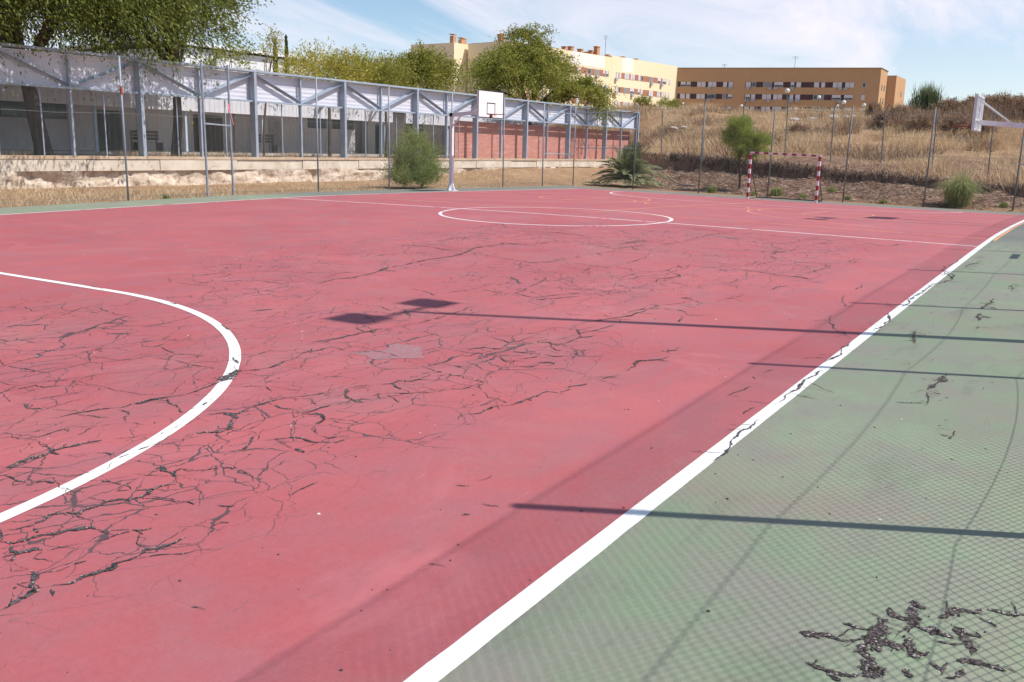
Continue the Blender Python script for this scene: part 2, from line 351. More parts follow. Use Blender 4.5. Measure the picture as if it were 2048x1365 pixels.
FADED = paint_mat('faded_white_paint', (.80,.72,.72), .60)
ORANGE = paint_mat('orange_line_paint', (.80,.36,.13), .60)
def line_obj(name, lst, m, dz):
    mb = MB()
    for pts, wd, *cl in lst:
        V, F = ribbon(pts, wd, dz, bool(cl), .15, .0035); mb.add(V, F)
    o = mb.build(name, m, court); return o
def arc(cx, cy, r, a0, a1, n=64): return [(cx+r*math.cos(R(a0+(a1-a0)*k/n)), cy+r*math.sin(R(a0+(a1-a0)*k/n))) for k in range(n+1)]
def D(s): return [(s*(20-x), y) for x, y in arc(0, 1.5, 6, 90, 0)]+[(s*(20-x), y) for x, y in arc(0, -1.5, 6, 0, -90)]
line_obj('sideline', [([(-31,-10),(20.6,-10)], .105)], WHITE, .003)
line_obj('goal_area_line', [(D(-1), .10)], WHITE, .0032)
line_obj('centre_circle', [(arc(0,0,3,0,360,120), .09, 1)], FADED, .0030)
line_obj('faded_line', [([(0,-9.94),(0,10)], .085), ([(-31,10),(20,10)], .09), ([(20,10),(20,-9.94)], .05), (D(1), .085)], FADED, .0024)
bx, by = 9.9, 8.5
org = [([(2.2,-9.9),(2.2,9.9)], .05), ([(17.6,-9.9),(17.6,9.9)], .05), ([(2.25,-.1),(17.55,-.1)], .05), (arc(bx,-.1,1.8,0,360), .05, 1),
       ([(1.8,-10.10),(19.8,-10.10)], .06)]
for s in (-1, 1):
    org += [(arc(bx, s*by, 6.25, (12 if s < 0 else -12), (168 if s < 0 else -168)), .05), (arc(bx, s*4.2, 1.8, 0, 360), .05, 1),
            ([(bx-1.8, s*4.2), (bx-3., s*9.9)], .05), ([(bx+1.8, s*4.2), (bx+3., s*9.9)], .05), ([(bx-1.8, s*4.2), (bx+1.8, s*4.2)], .05)]
line_obj('orange_line', org, ORANGE, .0016)

# cracks: each line is width(cm) then x,y points
CR = '''2 -16.06,-2.69 -15.96,-2.68 -15.86,-2.67 -15.83,-2.78 -15.72,-2.83 -15.62,-2.93
1 -15.47,-1.63 -15.34,-1.68 -15.25,-1.75 -15.36,-2.05 -15.29,-2.18
1.2 -15.37,-2.54 -15.21,-2.5 -14.95,-2.32 -14.78,-2.28 -14.65,-2.29
4 -15.9,-3.47 -15.79,-3.49 -15.57,-3.42 -15.35,-3.28 -15.23,-3.28 -15.07,-3.17 -14.92,-3.13 -14.81,-3.15
1.5 -15.15,-3.02 -15.14,-3.13 -15.07,-3.17 -15.16,-3.45
1 -14.78,-2.28 -14.86,-2.62 -14.87,-2.73
1.5 -15.74,-4.46 -15.74,-4.6 -15.65,-4.61 -15.55,-4.58
0.8 -15.67,-4.63 -15.74,-4.84 -15.78,-5.01
0.8 -16.08,-4.25 -16.1,-4.46
0.8 -16.3,-4.47 -16.27,-4.57 -16.24,-4.72 -16.22,-4.83 -16.11,-4.91
1.5 -16.9,-4.24 -16.88,-4.38 -16.85,-4.51 -16.86,-4.62 -16.83,-4.74 -16.83,-4.83
1 -16.78,-3.97 -16.71,-3.99 -16.65,-4
1 -16,-4.88 -15.97,-5.09 -15.95,-5.28 -15.96,-5.4 -15.88,-5.43 -15.78,-5.51 -15.69,-5.58
1.5 -15.98,-5.4 -15.96,-5.58 -15.96,-5.74
1.5 -17.36,-5 -17.3,-5.04 -17.21,-5.04 -17.11,-5.04 -17.1,-5.15 -17.03,-5.2 -16.96,-5.2
1 -17,-4.92 -16.94,-5.05 -16.84,-5.12
0.8 -17.44,-5.37 -17.34,-5.42 -17.2,-5.47 -17.06,-5.5 -16.9,-5.51
1.5 -17.48,-5.39 -17.44,-5.48 -17.49,-5.6 -17.42,-5.74
2.5 -17.62,-5.82 -17.57,-5.92 -17.51,-5.98 -17.43,-5.98 -17.35,-5.99 -17.25,-6.02 -17.17,-6.06 -17.11,-6.11 -17.01,-6.09 -16.91,-6.12 -16.8,-6.12 -16.72,-6.15 -16.61,-6.2 -16.44,-6.16 -16.24,-6.12 -16.06,-6 -15.92,-5.95 -15.83,-5.99 -15.69,-6.07 -15.51,-6.04 -15.3,-6 -15.04,-5.9 -14.91,-5.95 -14.73,-5.95 -14.81,-6.21
6 -17.03,-6.12 -16.91,-6.12 -16.8,-6.13 -16.76,-6.15
3 -17.15,-6.17 -17.15,-6.24 -17.2,-6.32
2 -16.76,-6.17 -16.85,-6.32 -16.94,-6.54 -16.94,-6.58
1 -17.91,-5.99 -17.88,-6.07 -17.85,-6.15
1.5 -17.92,-6.24 -17.81,-6.27 -17.69,-6.25 -17.57,-6.26
1.2 -17.67,-6.44 -17.61,-6.43 -17.5,-6.36 -17.41,-6.4 -17.3,-6.44
1 -16.83,-5.48 -16.84,-5.59 -16.85,-5.72
1 -16.82,-5.75 -16.81,-5.93 -16.74,-6.04
4 -18.27,-6.62 -18.22,-6.67 -18.17,-6.64 -18.08,-6.61 -18,-6.64 -17.93,-6.6 -17.85,-6.6 -17.76,-6.62 -17.67,-6.65 -17.59,-6.67
5 -17.91,-6.54 -17.95,-6.63 -17.94,-6.7
1 -17.91,-6.45 -17.9,-6.53
2 -17.81,-6.84 -17.77,-6.89 -17.77,-6.98
2 -16.95,-6.78 -16.85,-6.78 -16.79,-6.8 -16.74,-6.91 -16.61,-6.87 -16.43,-6.85 -16.27,-6.87 -16.17,-6.94 -15.99,-7.05
5 -16.79,-6.8 -16.8,-6.93 -16.83,-7
5 -16.84,-6.97 -16.99,-7.11 -17.05,-7.15
3 -17.21,-7.01 -17.16,-7.06 -17.11,-7.12 -17.03,-7.15
1.2 -17.45,-7.03 -17.38,-7.08 -17.3,-7.04
3 -17.01,-7.38 -17.11,-7.44 -17.18,-7.5 -17.29,-7.54
1.5 -17.09,-7.47 -17.01,-7.54 -16.92,-7.6 -16.89,-7.67 -16.9,-7.81 -16.82,-7.89
1.5 -16.45,-6.93 -16.47,-7.07 -16.44,-7.15
2 -16.5,-7.18 -16.49,-7.3 -16.43,-7.4 -16.49,-7.49 -16.66,-7.55
1.5 -16.49,-7.3 -16.33,-7.27 -16.22,-7.29
3 -17.07,-7.78 -17.09,-7.89
1 -16.98,-7.19 -16.98,-7.25 -16.88,-7.24 -16.75,-7.18
0.8 -15.58,-5.63 -15.38,-5.61 -15.19,-5.58 -15.11,-5.8
0.8 -16.34,-6.17 -16.24,-6.35 -16.1,-6.51
1 -13.96,-3.06 -13.55,-2.69 -13.27,-2.52 -13.05,-2.58
1 -13.55,-2.9 -13.29,-3.03 -12.98,-3 -12.68,-2.98 -12.29,-2.96
1.5 -12.34,-2.3 -12.31,-2.46 -12.3,-2.72 -12.33,-2.97
1 -11.33,-1.13 -11.27,-1.36 -11.14,-1.52 -11.12,-1.85
1 -12.45,-1.26 -12.28,-1.34 -11.88,-1.15
1 -14.72,-5.72 -14.53,-5.72 -14.3,-5.75
0.8 -14.07,-4.34 -13.94,-4.42 -13.98,-4.61
2.5 -15.81,-7.11 -15.94,-7.18 -15.99,-7.27
11 -16.23,-6.12 -16.12,-6.06 -15.99,-5.99 -15.87,-5.94
3 -14.62,-4.25 -14.71,-4.42 -14.81,-4.58
3 -15.57,-5.52 -15.65,-5.64 -15.73,-5.76
4 -17.8,-7.05 -17.75,-7.04 -17.7,-7.03
2.5 -17.64,-7.02 -17.59,-7.01 -17.54,-7
2.5 -16.75,-6.55 -16.67,-6.5
3 -13.94,-0.93 -13.96,-1.13 -13.98,-1.33
2 -14.12,-2.76 -14.12,-2.85 -14.15,-2.95
1.5 -17.36,-6.87 -17.31,-6.84
2.5 -18.74,-7.47 -18.71,-7.55 -18.65,-7.57 -18.58,-7.56 -18.51,-7.52 -18.45,-7.56 -18.43,-7.61 -18.37,-7.6 -18.32,-7.62 -18.25,-7.6 -18.19,-7.62 -18.16,-7.67 -18.1,-7.69 -18.03,-7.67 -17.96,-7.64 -17.9,-7.66 -17.84,-7.63 -17.79,-7.62 -17.74,-7.68
5 -18.07,-7.7 -18.01,-7.65 -17.99,-7.64
3.5 -17.84,-7.63 -17.77,-7.53 -17.77,-7.44 -17.71,-7.34
1.5 -17.77,-7.51 -17.69,-7.5
4 -18.83,-7.63 -18.8,-7.7 -18.76,-7.71 -18.71,-7.71 -18.67,-7.72 -18.63,-7.77 -18.57,-7.77 -18.53,-7.8 -18.49,-7.84 -18.48,-7.91
5 -18.82,-7.71 -18.85,-7.76 -18.86,-7.82 -18.82,-7.83 -18.78,-7.84 -18.77,-7.89
3 -18.92,-7.8 -18.88,-7.81 -18.86,-7.82
2 -18.87,-7.83 -18.92,-7.88
1.5 -18.44,-7.62 -18.44,-7.71
1.2 -18.65,-7.61 -18.67,-7.68
3 -19.19,-8.27 -19.14,-8.26 -19.1,-8.25 -19.04,-8.24 -19.01,-8.21 -18.97,-8.14 -18.93,-8.08 -18.91,-8.02
6 -19.04,-8.24 -19.01,-8.21
2.5 -19,-8.21 -18.96,-8.24 -18.93,-8.26 -18.89,-8.29 -18.83,-8.28 -18.79,-8.29 -18.75,-8.3 -18.72,-8.3 -18.66,-8.28 -18.61,-8.3 -18.56,-8.3 -18.5,-8.27 -18.46,-8.3 -18.41,-8.32 -18.34,-8.31 -18.28,-8.32 -18.22,-8.33
4 -18.75,-8.31 -18.71,-8.31 -18.67,-8.29
1.2 -18.97,-8.27 -19,-8.34
0.8 -18.78,-8.13 -18.72,-8.15
1 -18.62,-7.97 -18.55,-8.01 -18.48,-8.01 -18.43,-8.02 -18.4,-8.05
1.2 -18.4,-8.01 -18.38,-8.06 -18.34,-8.08
1.2 -18.39,-8.07 -18.48,-8.17 -18.49,-8.26
1 -18.22,-8.33 -18.13,-8.31 -18.09,-8.31 -18.07,-8.35
1 -17.64,-8.3 -17.63,-8.33 -17.55,-8.31 -17.47,-8.31 -17.39,-8.31
2 -18.27,-7.21 -18.25,-7.18
2 -18.07,-7.29 -18.05,-7.37 -18.04,-7.45
1 -18.07,-7.57 -18.02,-7.62 -17.99,-7.64
0.8 -17.79,-7.72 -17.73,-7.81 -17.67,-7.92 -17.61,-8.03
1 -17.55,-7.68 -17.5,-7.77
2 -17.08,-7.79 -17.09,-7.89
1 -18.75,-8.88 -18.73,-8.92 -18.73,-8.96
1 -17.96,-8.1 -17.91,-8.22
0.8 -18.03,-7.88 -18.01,-7.95 -18.02,-8.02
1.5 -18.3,-6.99 -18.25,-7.05 -18.24,-7.11 -18.21,-7.08
1.5 -18.33,-6.76 -18.33,-6.89 -18.32,-6.99
0.8 -18.3,-7.31 -18.28,-7.39
2 -14.89,-5.67 -14.67,-5.65 -14.55,-5.68 -14.38,-5.71 -14.27,-5.72 -14.11,-5.72 -13.98,-5.74 -13.83,-5.73 -13.73,-5.78
2.5 -13.92,-5.46 -14.02,-5.7 -13.98,-5.82
1 -15.17,-5.94 -15,-5.94 -14.74,-5.93 -14.79,-6.11 -14.78,-6.29 -14.66,-6.36 -14.65,-6.5 -14.7,-6.66 -14.71,-6.83
2.5 -15.59,-7.16 -15.48,-7.26 -15.37,-7.24 -15.33,-7.33 -15.18,-7.34 -15.06,-7.35
1.5 -15.48,-7.26 -15.57,-7.44
1.2 -15.89,-7.37 -15.78,-7.37 -15.68,-7.46 -15.63,-7.56 -15.54,-7.62 -15.48,-7.75
4 -15.78,-7.06 -15.88,-7.13 -16,-7.25 -16.03,-7.37 -16.01,-7.47
1.2 -16.02,-7.14 -15.94,-7.18
2.5 -16.17,-6.93 -16.07,-6.99 -15.98,-7.03
2 -16.51,-7.27 -16.42,-7.29 -16.3,-7.27 -16.19,-7.3
2 -16.42,-7.29 -16.42,-7.4 -16.5,-7.5 -16.65,-7.54
1.2 -16.78,-7.71 -16.79,-7.81 -16.73,-7.84 -16.67,-7.9
3 -14.89,-7.08 -14.77,-7.14 -14.64,-7.15 -14.47,-7.11 -14.34,-7.12 -14.32,-7.2 -14.16,-7.19 -14.14,-7.27
6 -14.64,-7.15 -14.53,-7.14
3 -14.16,-7.06 -14.04,-7.05 -13.93,-7.11 -13.92,-7.22 -13.89,-7.32
2.5 -14.7,-7.3 -14.71,-7.4
2 -14.99,-7.48 -14.94,-7.58
4 -14.95,-7.31 -14.95,-7.37
2.5 -14.5,-7.42 -14.4,-7.44 -14.28,-7.44 -14.1,-7.39
1.5 -14.15,-7.39 -14.3,-7.58 -14.23,-7.62
3 -13.92,-7.41 -13.91,-7.52 -13.87,-7.62
2.5 -14.2,-7.61 -14.07,-7.68 -13.95,-7.72
2 -14.18,-7.81 -14.11,-7.91 -14.13,-8
2.5 -14.39,-7.79 -14.38,-7.86 -14.31,-7.9
1.2 -13.52,-6.75 -13.5,-6.92 -13.55,-7.06 -13.61,-7.18 -13.48,-7.23 -13.28,-7.23 -13,-7.17
2.5 -13.48,-7.39 -13.38,-7.48 -13.44,-7.63 -13.18,-7.64 -12.99,-7.63 -12.83,-7.71 -12.78,-7.93
2 -13.51,-7.59 -13.64,-7.73 -13.63,-7.78
2 -12.57,-7.31 -12.8,-7.53 -12.65,-7.58 -12.4,-7.61 -12.06,-7.6
1 -12.66,-7.17 -12.65,-7.35 -12.63,-7.53 -12.52,-7.76
1.5 -12.34,-7.29 -12.04,-7.37 -11.79,-7.45 -11.61,-7.54 -11.28,-7.54 -11.01,-7.52
3 -11.67,-7.5 -11.56,-7.55
1 -11.92,-7.37 -11.76,-7.5
2 -13.89,-7.69 -13.88,-7.83 -13.8,-7.92 -13.76,-8.06
3 -15.85,-8.16 -15.84,-8.24 -15.76,-8.3 -15.65,-8.29 -15.54,-8.29 -15.49,-8.36 -15.37,-8.38 -15.24,-8.39 -15.12,-8.4 -14.97,-8.4 -14.96,-8.5 -14.94,-8.61
5 -15.67,-8.29 -15.59,-8.3
2 -15.24,-8.36 -15.27,-8.44
1.5 -14.86,-8.51 -14.73,-8.47 -14.64,-8.53 -14.57,-8.55
2 -14.39,-8.57 -14.28,-8.58 -14.24,-8.62 -14.11,-8.62
1.2 -14.41,-8.39 -14.32,-8.53 -14.25,-8.72
1.5 -13.98,-8.59 -13.95,-8.64
2 -13.76,-8.57 -13.58,-8.54 -13.54,-8.63
1 -15.35,-7.72 -15.28,-7.82 -15.12,-7.81
1.2 -15.01,-7.73 -15.01,-7.83
0.8 -15.24,-7.96 -15.38,-8.11 -15.4,-8.25 -15.45,-8.34
4 -12.18,-2.97 -11.99,-3.09 -11.57,-3.01 -11.31,-3.1 -10.92,-3.07 -10.56,-2.99 -10.19,-2.88
6 -10.57,-2.97 -10.16,-2.86
3 -9.84,-2.87 -9.46,-2.81 -9.07,-2.78 -8.72,-2.8 -8.4,-2.85 -7.82,-2.66 -7.15,-2.5
5 -9.84,-2.87 -9.61,-2.85
5 -7.34,-2.47 -7.07,-2.51
1 -7.15,-2.5 -6.71,-2.54 -6.31,-2.67 -6.23,-3.18
1 -7.92,-0.96 -7.78,-1.34 -7.75,-1.78 -7.85,-2.24 -7.88,-2.77
1.5 -11.5,-2.72 -11.22,-2.69 -10.98,-2.67 -10.89,-2.84
1 -7.88,-2.77 -8.07,-3.26 -8.22,-3.76 -8.38,-4.22 -8.15,-4.44 -7.77,-4.48 -7.34,-4.5
1 -11.03,-5.06 -11.07,-5.33 -11.09,-5.53
2 -11.15,-5.56 -11.03,-5.65 -11.11,-5.83 -11.17,-6.01 -10.91,-6.09 -10.75,-6.2 -10.49,-6.33 -10.43,-6.53
2 -11.33,-6.06 -11.21,-6.18 -10.93,-6.3 -10.66,-6.45
1.5 -10.49,-5.53 -10.84,-5.63 -11.03,-5.65
1.5 -10.88,-5.01 -10.66,-4.95 -10.55,-4.96
1 -11.56,-4.91 -11.36,-4.96 -11.08,-4.98
1 -12.53,-5.45 -12.74,-5.8 -12.58,-5.83 -12.23,-5.73 -12.04,-5.79
2.5 -13.08,-5.86 -12.9,-5.85 -12.79,-5.82
1 -13.38,-5.86 -13.08,-5.86
2 -12.11,-5.42 -12.04,-5.47
1 -13.12,-5.05 -13.07,-5.28 -12.96,-5.34 -12.78,-5.4
0.8 -11.57,-4.34 -11.6,-4.64 -11.86,-4.95
1 -11.86,-6.81 -11.93,-6.99 -11.84,-7.11
1 -12.23,-7.27 -12.01,-7.41
1 -10.18,-5.45 -9.77,-5.35 -9.54,-5.25
1.2 -8.69,-4.16 -8.72,-4.43
1.2 -8.1,-5.04 -8.11,-5.35 -8,-5.62
2.5 -8.66,-5.39 -8.45,-5.37
1 -8.91,-5.64 -8.94,-5.88 -8.84,-6.14 -8.19,-6.28
1.2 -6.95,-4.26 -6.66,-4.61 -6.32,-4.64
1 -8.1,-4.41 -7.57,-4.56 -7.16,-4.54
2 -5.29,-4.24 -4.87,-4.29 -4.45,-4.31 -4,-4.44
1.2 -5.78,-4.51 -5.3,-4.64 -5.78,-5.09
1 -5.88,-4.6 -5.49,-4.02 -5.37,-3.74
1.2 -10.37,-6.5 -9.97,-6.57 -9.71,-6.68 -9.42,-6.7
1 -10.32,-5.86 -10.28,-6.15 -9.99,-6.3
2 -3.95,-2.26 -4.01,-2.7 -4.21,-3.21
1 -4.29,-1.66 -4.21,-1.99 -3.86,-2.21
1 -7.03,-1.4 -6.23,-1.22 -6.13,-1.57
0.7 -10.69,-1.48 -10.42,-1.66 -10.41,-2.14 -10.25,-2.25
0.7 -10,-1.03 -9.66,-1.12 -9.34,-1.33 -8.59,-1.14
2 -4.78,-4.25 -4.46,-4.35 -4.34,-4.63
2 -7.59,-5.58 -7.03,-5.53 -6.55,-5.53
2 -9.24,-6.72 -8.73,-6.64 -8.53,-6.74 -8.14,-6.77
1.5 -7.2,-6.42 -7.04,-6.62 -7.01,-6.84 -6.65,-6.94
1.2 -6.79,-7.11 -7,-7.37 -7.06,-7.64 -7.24,-7.9 -7.19,-8.12 -7.31,-8.36 -7.4,-8.63
2 -7.2,-8.27 -7.33,-8.42
1.5 -6.71,-8.23 -6.11,-8.29 -5.47,-8.32
1 -8.72,-7.4 -8.65,-7.64 -8.69,-7.87
2 -8.71,-8.26 -8.37,-8.29 -8.1,-8.35
1.5 -9.23,-8.1 -9.63,-8.08 -9.87,-8.01
2 -11.47,-7.41 -11.3,-7.43 -11.1,-7.49 -10.9,-7.65
1.5 -10.91,-7.76 -10.95,-7.92 -11.15,-8.07 -11.05,-8.2 -10.92,-8.38
3 -11.63,-7.49 -11.53,-7.54
2 -11.62,-8.12 -11.36,-8.08
1.5 -10.06,-7.51 -10.11,-7.69 -10.3,-7.91
1.2 -10.73,-7.32 -10.74,-7.54 -10.47,-7.68 -10.47,-7.9
1.5 -10.04,-7.53 -10.03,-7.68
1 -9.6,-6.53 -9.63,-6.77 -9.62,-7.06 -9.3,-7.2 -9.01,-7.31
1 -8.4,-6.6 -7.7,-6.5 -7.14,-6.5
1 -5.92,-6.09 -5.43,-6.23 -5.33,-6.55
1.5 -4.67,-7.07 -3.86,-7.09 -3.37,-7.17
1 -3.41,-6.2 -3.47,-6.6 -3.42,-6.89 -3.59,-7.16
1.2 -1.43,-6.73 -1.16,-6.9 -1.19,-7.23
1.2 -5.69,-8.24 -5.47,-8.32
1.2 -4.85,-8.46 -4.16,-8.44
1 -1.2,-7.97 -1.38,-8.27 -1.36,-8.53 -0.72,-8.68
2 -0.94,-3.78 -0.72,-4.31 -1.12,-4.83 -0.25,-5.07
2 -3.15,-4.98 -2.15,-4.94 -0.98,-4.96
1.5 -2.13,-5.23 -2.57,-5.84
1 -2.08,-3.27 -2.17,-3.78 -2.19,-4.33
1 -2.16,-6.76 -2.77,-6.62 -2.83,-6.33
2 -13.12,-8.59 -12.98,-8.65 -12.78,-8.63
1.5 -13.07,-8.53 -13.16,-8.68
3 -13.98,-8.59 -13.82,-8.61 -13.6,-8.53 -13.51,-8.62 -13.43,-8.68
1.5 -13.54,-8.62 -13.39,-8.7 -13.24,-8.72
1 -9.52,-9.41 -9.09,-9.29 -8.49,-9.2
1 -7.96,-9.21 -7.43,-9.18
1.5 -9.99,-9.45 -10.67,-9.52 -10.99,-9.64 -11.19,-9.8 -11.51,-9.95
3 -11.56,-9.96 -11.83,-9.96 -12.23,-10 -12.49,-9.97 -12.74,-9.96
2.5 -12.91,-10.03 -13.22,-10.01 -13.63,-9.99 -14,-9.98 -14.39,-9.98
2.5 -14.7,-9.99 -15.01,-10.02 -15.13,-9.99 -15.38,-10.01 -15.58,-10.05 -15.72,-10.05 -15.85,-10.04
1.2 -14.3,-9.59 -14.18,-9.62 -14.04,-9.66 -13.89,-9.67
1 -14.74,-9.89 -14.56,-9.87 -14.49,-9.89
1 -13.57,-9.57 -13.65,-9.63
0.8 -13.39,-9.6 -13.22,-9.65
3 -10.97,-10.03 -10.49,-10.06 -10.01,-10.03 -9.54,-9.94
3 -9.4,-10.01 -8.7,-10.03 -8.17,-9.99 -7.54,-10.02 -6.89,-10 -6.45,-10.09 -5.88,-10.18 -4.94,-9.95 -3.47,-9.95 -2.11,-9.99
4 -4.94,-9.95 -5.88,-10.18
1.2 -4.57,-10.2 -3.81,-10.14 -3.37,-10.25 -2.62,-10.27
3 -10.5,-10.4 -10.98,-10.43 -11.27,-10.51
3 -7.48,-10.86 -8.14,-10.86 -8.6,-10.84
4 -8.91,-10.86 -9.51,-10.89
1.2 -5.82,-10.98 -6.27,-11.02 -6.62,-11.01
1 -10.94,-10.06 -10.7,-10.04
6 -12.49,-10.93 -12.81,-10.94 -13.07,-10.9 -13.23,-10.88
2 -13.23,-10.88 -13.54,-10.94 -13.73,-10.94
2 -14.25,-11.2 -14.51,-11.2
1 -9.9,-10.94 -10.05,-10.92
4 -17.56,-11.03 -17.55,-11.08 -17.53,-11.13 -17.53,-11.17 -17.53,-11.23
3 -17.39,-11.16 -17.39,-11.2 -17.4,-11.23 -17.39,-11.28
10 -17.29,-11.29 -17.34,-11.31 -17.43,-11.29 -17.49,-11.29 -17.57,-11.27 -17.61,-11.31 -17.69,-11.31 -17.7,-11.33
6 -17.47,-11.29 -17.49,-11.33 -17.55,-11.33
7 -17.06,-11.37 -17.15,-11.39 -17.19,-11.41 -17.27,-11.4 -17.32,-11.39
5 -17.19,-11.41 -17.25,-11.43 -17.26,-11.47 -17.24,-11.52
4 -17.15,-11.3 -17.21,-11.32 -17.22,-11.37 -17.2,-11.39
3 -17.03,-11.37 -17.07,-11.4 -17.08,-11.44
4 -17.29,-11.29 -17.26,-11.32
6 -17.34,-11.41 -17.41,-11.42 -17.48,-11.44 -17.46,-11.5
5 -17.41,-11.33 -17.46,-11.37 -17.46,-11.42
4 -17.77,-11.11 -17.78,-11.18 -17.78,-11.23 -17.77,-11.28 -17.73,-11.32
8 -17.75,-11.31 -17.71,-11.34 -17.66,-11.35 -17.68,-11.37
5 -17.15,-11.55 -17.22,-11.59 -17.29,-11.62 -17.37,-11.64
6 -17.15,-11.47 -17.07,-11.52 -17.01,-11.55 -17,-11.6 -16.94,-11.64
3 -16.94,-11.64 -16.93,-11.69 -16.94,-11.73 -16.91,-11.78
4 -17.46,-11.58 -17.42,-11.62 -17.41,-11.67 -17.41,-11.71 -17.42,-11.76
4 -17.51,-11.5 -17.54,-11.54 -17.52,-11.57
3 -17.6,-11.56 -17.57,-11.6 -17.49,-11.62
5 -17.61,-11.43 -17.66,-11.47
3 -17.78,-11.19 -17.82,-11.24 -17.82,-11.26
2 -17.03,-11.62 -17.05,-11.67 -17.08,-11.7
2 -17.27,-11.47 -17.26,-11.52 -17.27,-11.57
1.5 -17.35,-9.25 -17.31,-9.29
1 -16.89,-9.04 -16.84,-9.07 -16.77,-9.06
0.8 -17.16,-9.25 -17.14,-9.36
0.8 -17.02,-8.97 -16.98,-9.06
0.6 -17.89,-9.45 -17.87,-9.54
3.2 -9.69,-2.86 -9.41,-2.82 -9.1,-2.78 -8.83,-2.83 -8.47,-2.83 -7.93,-2.72 -7.31,-2.49 -7.04,-2.47
1.6 -7.04,-1.4 -6.32,-1.29 -6.1,-1.56
1.2 -7.72,-1.3 -7.69,-1.69 -7.92,-2.25 -7.94,-2.55
2 -6.34,-2.59 -6.43,-2.85
1.2 -7.13,-2.53 -6.31,-2.45 -6.29,-2.83 -5.83,-3 -5.02,-3.14
2.4 -4.01,-2.61 -4.05,-2.78
1.2 -4.27,-1.69 -4.16,-2.03 -3.92,-2.28 -4.04,-2.67 -4.23,-3.11
1.2 -5.11,-3.79 -5.64,-4.28 -5.74,-4.51 -5.34,-4.61 -4.8,-4.67 -4.99,-5
2 -4.87,-4.24 -4.32,-4.27 -3.86,-4.38
1.6 -4.74,-4.92 -4.2,-4.96 -3.74,-5.08
1.2 -8.25,-3.4 -8.25,-3.69 -8.33,-4.02 -8.37,-4.38 -8.19,-4.47 -7.84,-4.48 -7.48,-4.48
1.2 -7.98,-4.86 -8.03,-5.21 -8.05,-5.58
1.6 -8.74,-4.19 -8.78,-4.41
1.2 -8.05,-5.58 -8.02,-5.87 -8.12,-6.25 -7.8,-6.41 -7.43,-6.35 -7.15,-6.43
2.4 -8.04,-6.6 -8.33,-6.84
1.2 -0.98,-3.45 -0.81,-3.85 -1.06,-4.3 -1,-4.59
1.6 -6.67,-4.56 -6.76,-4.75
0.8 -3.34,-1.55 -3.3,-2.04 -2.77,-2.13
2 -8.6,-5.4 -8.28,-5.29
1.2 -1.86,-4.9 -1.54,-4.99
1.6 -2.18,-5.22 -2.3,-5.53 -2.37,-5.78
0.8 -1.09,-5.22 -0.97,-5.56 -1.16,-6.03 -1.24,-6.38 -1.21,-6.83
1.6 -4.79,-7.11 -3.96,-7.01 -3.65,-7.18
1.2 -2.77,-6.63 -2.32,-6.72 -1.95,-6.9
1.2 -2.12,-7.31 -1.5,-7.34
1.2 -3.36,-7.3 -3.26,-7.59 -3.31,-7.88
1.2 -1.04,-7.61 -1.11,-7.93 -1.39,-8.22 -1.54,-8.45
0.8 -1.3,-8.5 -0.69,-8.72
0.96 -7.03,-7.3 -6.99,-7.48 -7.09,-7.76 -7.22,-7.98 -7.15,-8.19 -7.36,-8.43
0.8 -5.78,-8.26 -5.43,-8.32
0.8 -5.07,-8.49 -4.39,-8.49
0.96 -6.41,-7.37 -5.81,-7.37 -5.29,-7.34
0.8 -6.75,-8.18 -6.52,-8.33
0.8 -0.69,-7.34 -0.76,-7.67'''
rng = np.random.RandomState(11)
def jag(P, rng, amp, it=5):
    P = np.array(P, float)
    for _ in range(it):
        M = (P[1:]+P[:-1])/2; d = P[1:]-P[:-1]; ln = np.linalg.norm(d, axis=1)
        M = M+np.stack([-d[:,1], d[:,0]], 1)*rng.uniform(-amp, amp, len(M))[:,None]
        Q = np.empty((len(P)+len(M), 2)); Q[::2] = P; Q[1::2] = M; P = Q
        if np.median(ln) < .03: break
    return P
def crack_mesh(mb, P, wcm, dz, rng):
    Q = jag(P, rng, .085); n = len(Q)
    if n < 2: return
    t = np.linspace(0, 1, n); wv = wcm/100*2.3*(np.clip(np.minimum(t, 1-t)*5, .12, 1))*np.clip(.95+1.5*fnoise(Q[:,0], Q[:,1], 9, 3)+rng.normal(0,.10,n), .4, 2.)
    T = np.gradient(Q, axis=0); T /= np.linalg.norm(T, axis=1)[:,None]+1e-9; Nn = np.stack([-T[:,1], T[:,0]], 1)
    A = Q+Nn*(wv/2)[:,None]; B = Q-Nn*(wv/2)[:,None]
    mb.add(np.concatenate([np.c_[X_, hz(X_[:,0],X_[:,1])+dz] for X_ in (A, Q, B)]), [(i, n+i, n+i+1, i+1) for i in range(n-1)]+[(n+i, 2*n+i, 2*n+i+1, n+i+1) for i in range(n-1)])
    tip = np.clip(np.minimum(t, 1-t)*9, 0, 1); mb.e += [1.]*n+list(.75*(1-tip))+[1.]*n
    if wcm >= 4:   # broken patches with ragged outline
        for _ in range(int(n*.06)):
            c = Q[rng.randint(n)]+rng.normal(0, wcm/300, 2); r = wcm/100*rng.uniform(.7, 1.5); k = 9
            a = np.sort(rng.uniform(0, 2*np.pi, k)); rr = r*rng.uniform(.5, 1.1, k)
            pp = np.concatenate([c[None], c+np.stack([np.cos(a)*rr, np.sin(a)*rr], 1)]); mb.add(np.c_[pp, hz(pp[:,0],pp[:,1])+dz+.0003*rng.randint(1,4)], [(0, 1+q, 1+(q+1)%k) for q in range(k)])
            mb.e += [.1]+[1.]*k
cm_red, cm_grn = MB(), MB(); cm_red.e = []; cm_grn.e = []
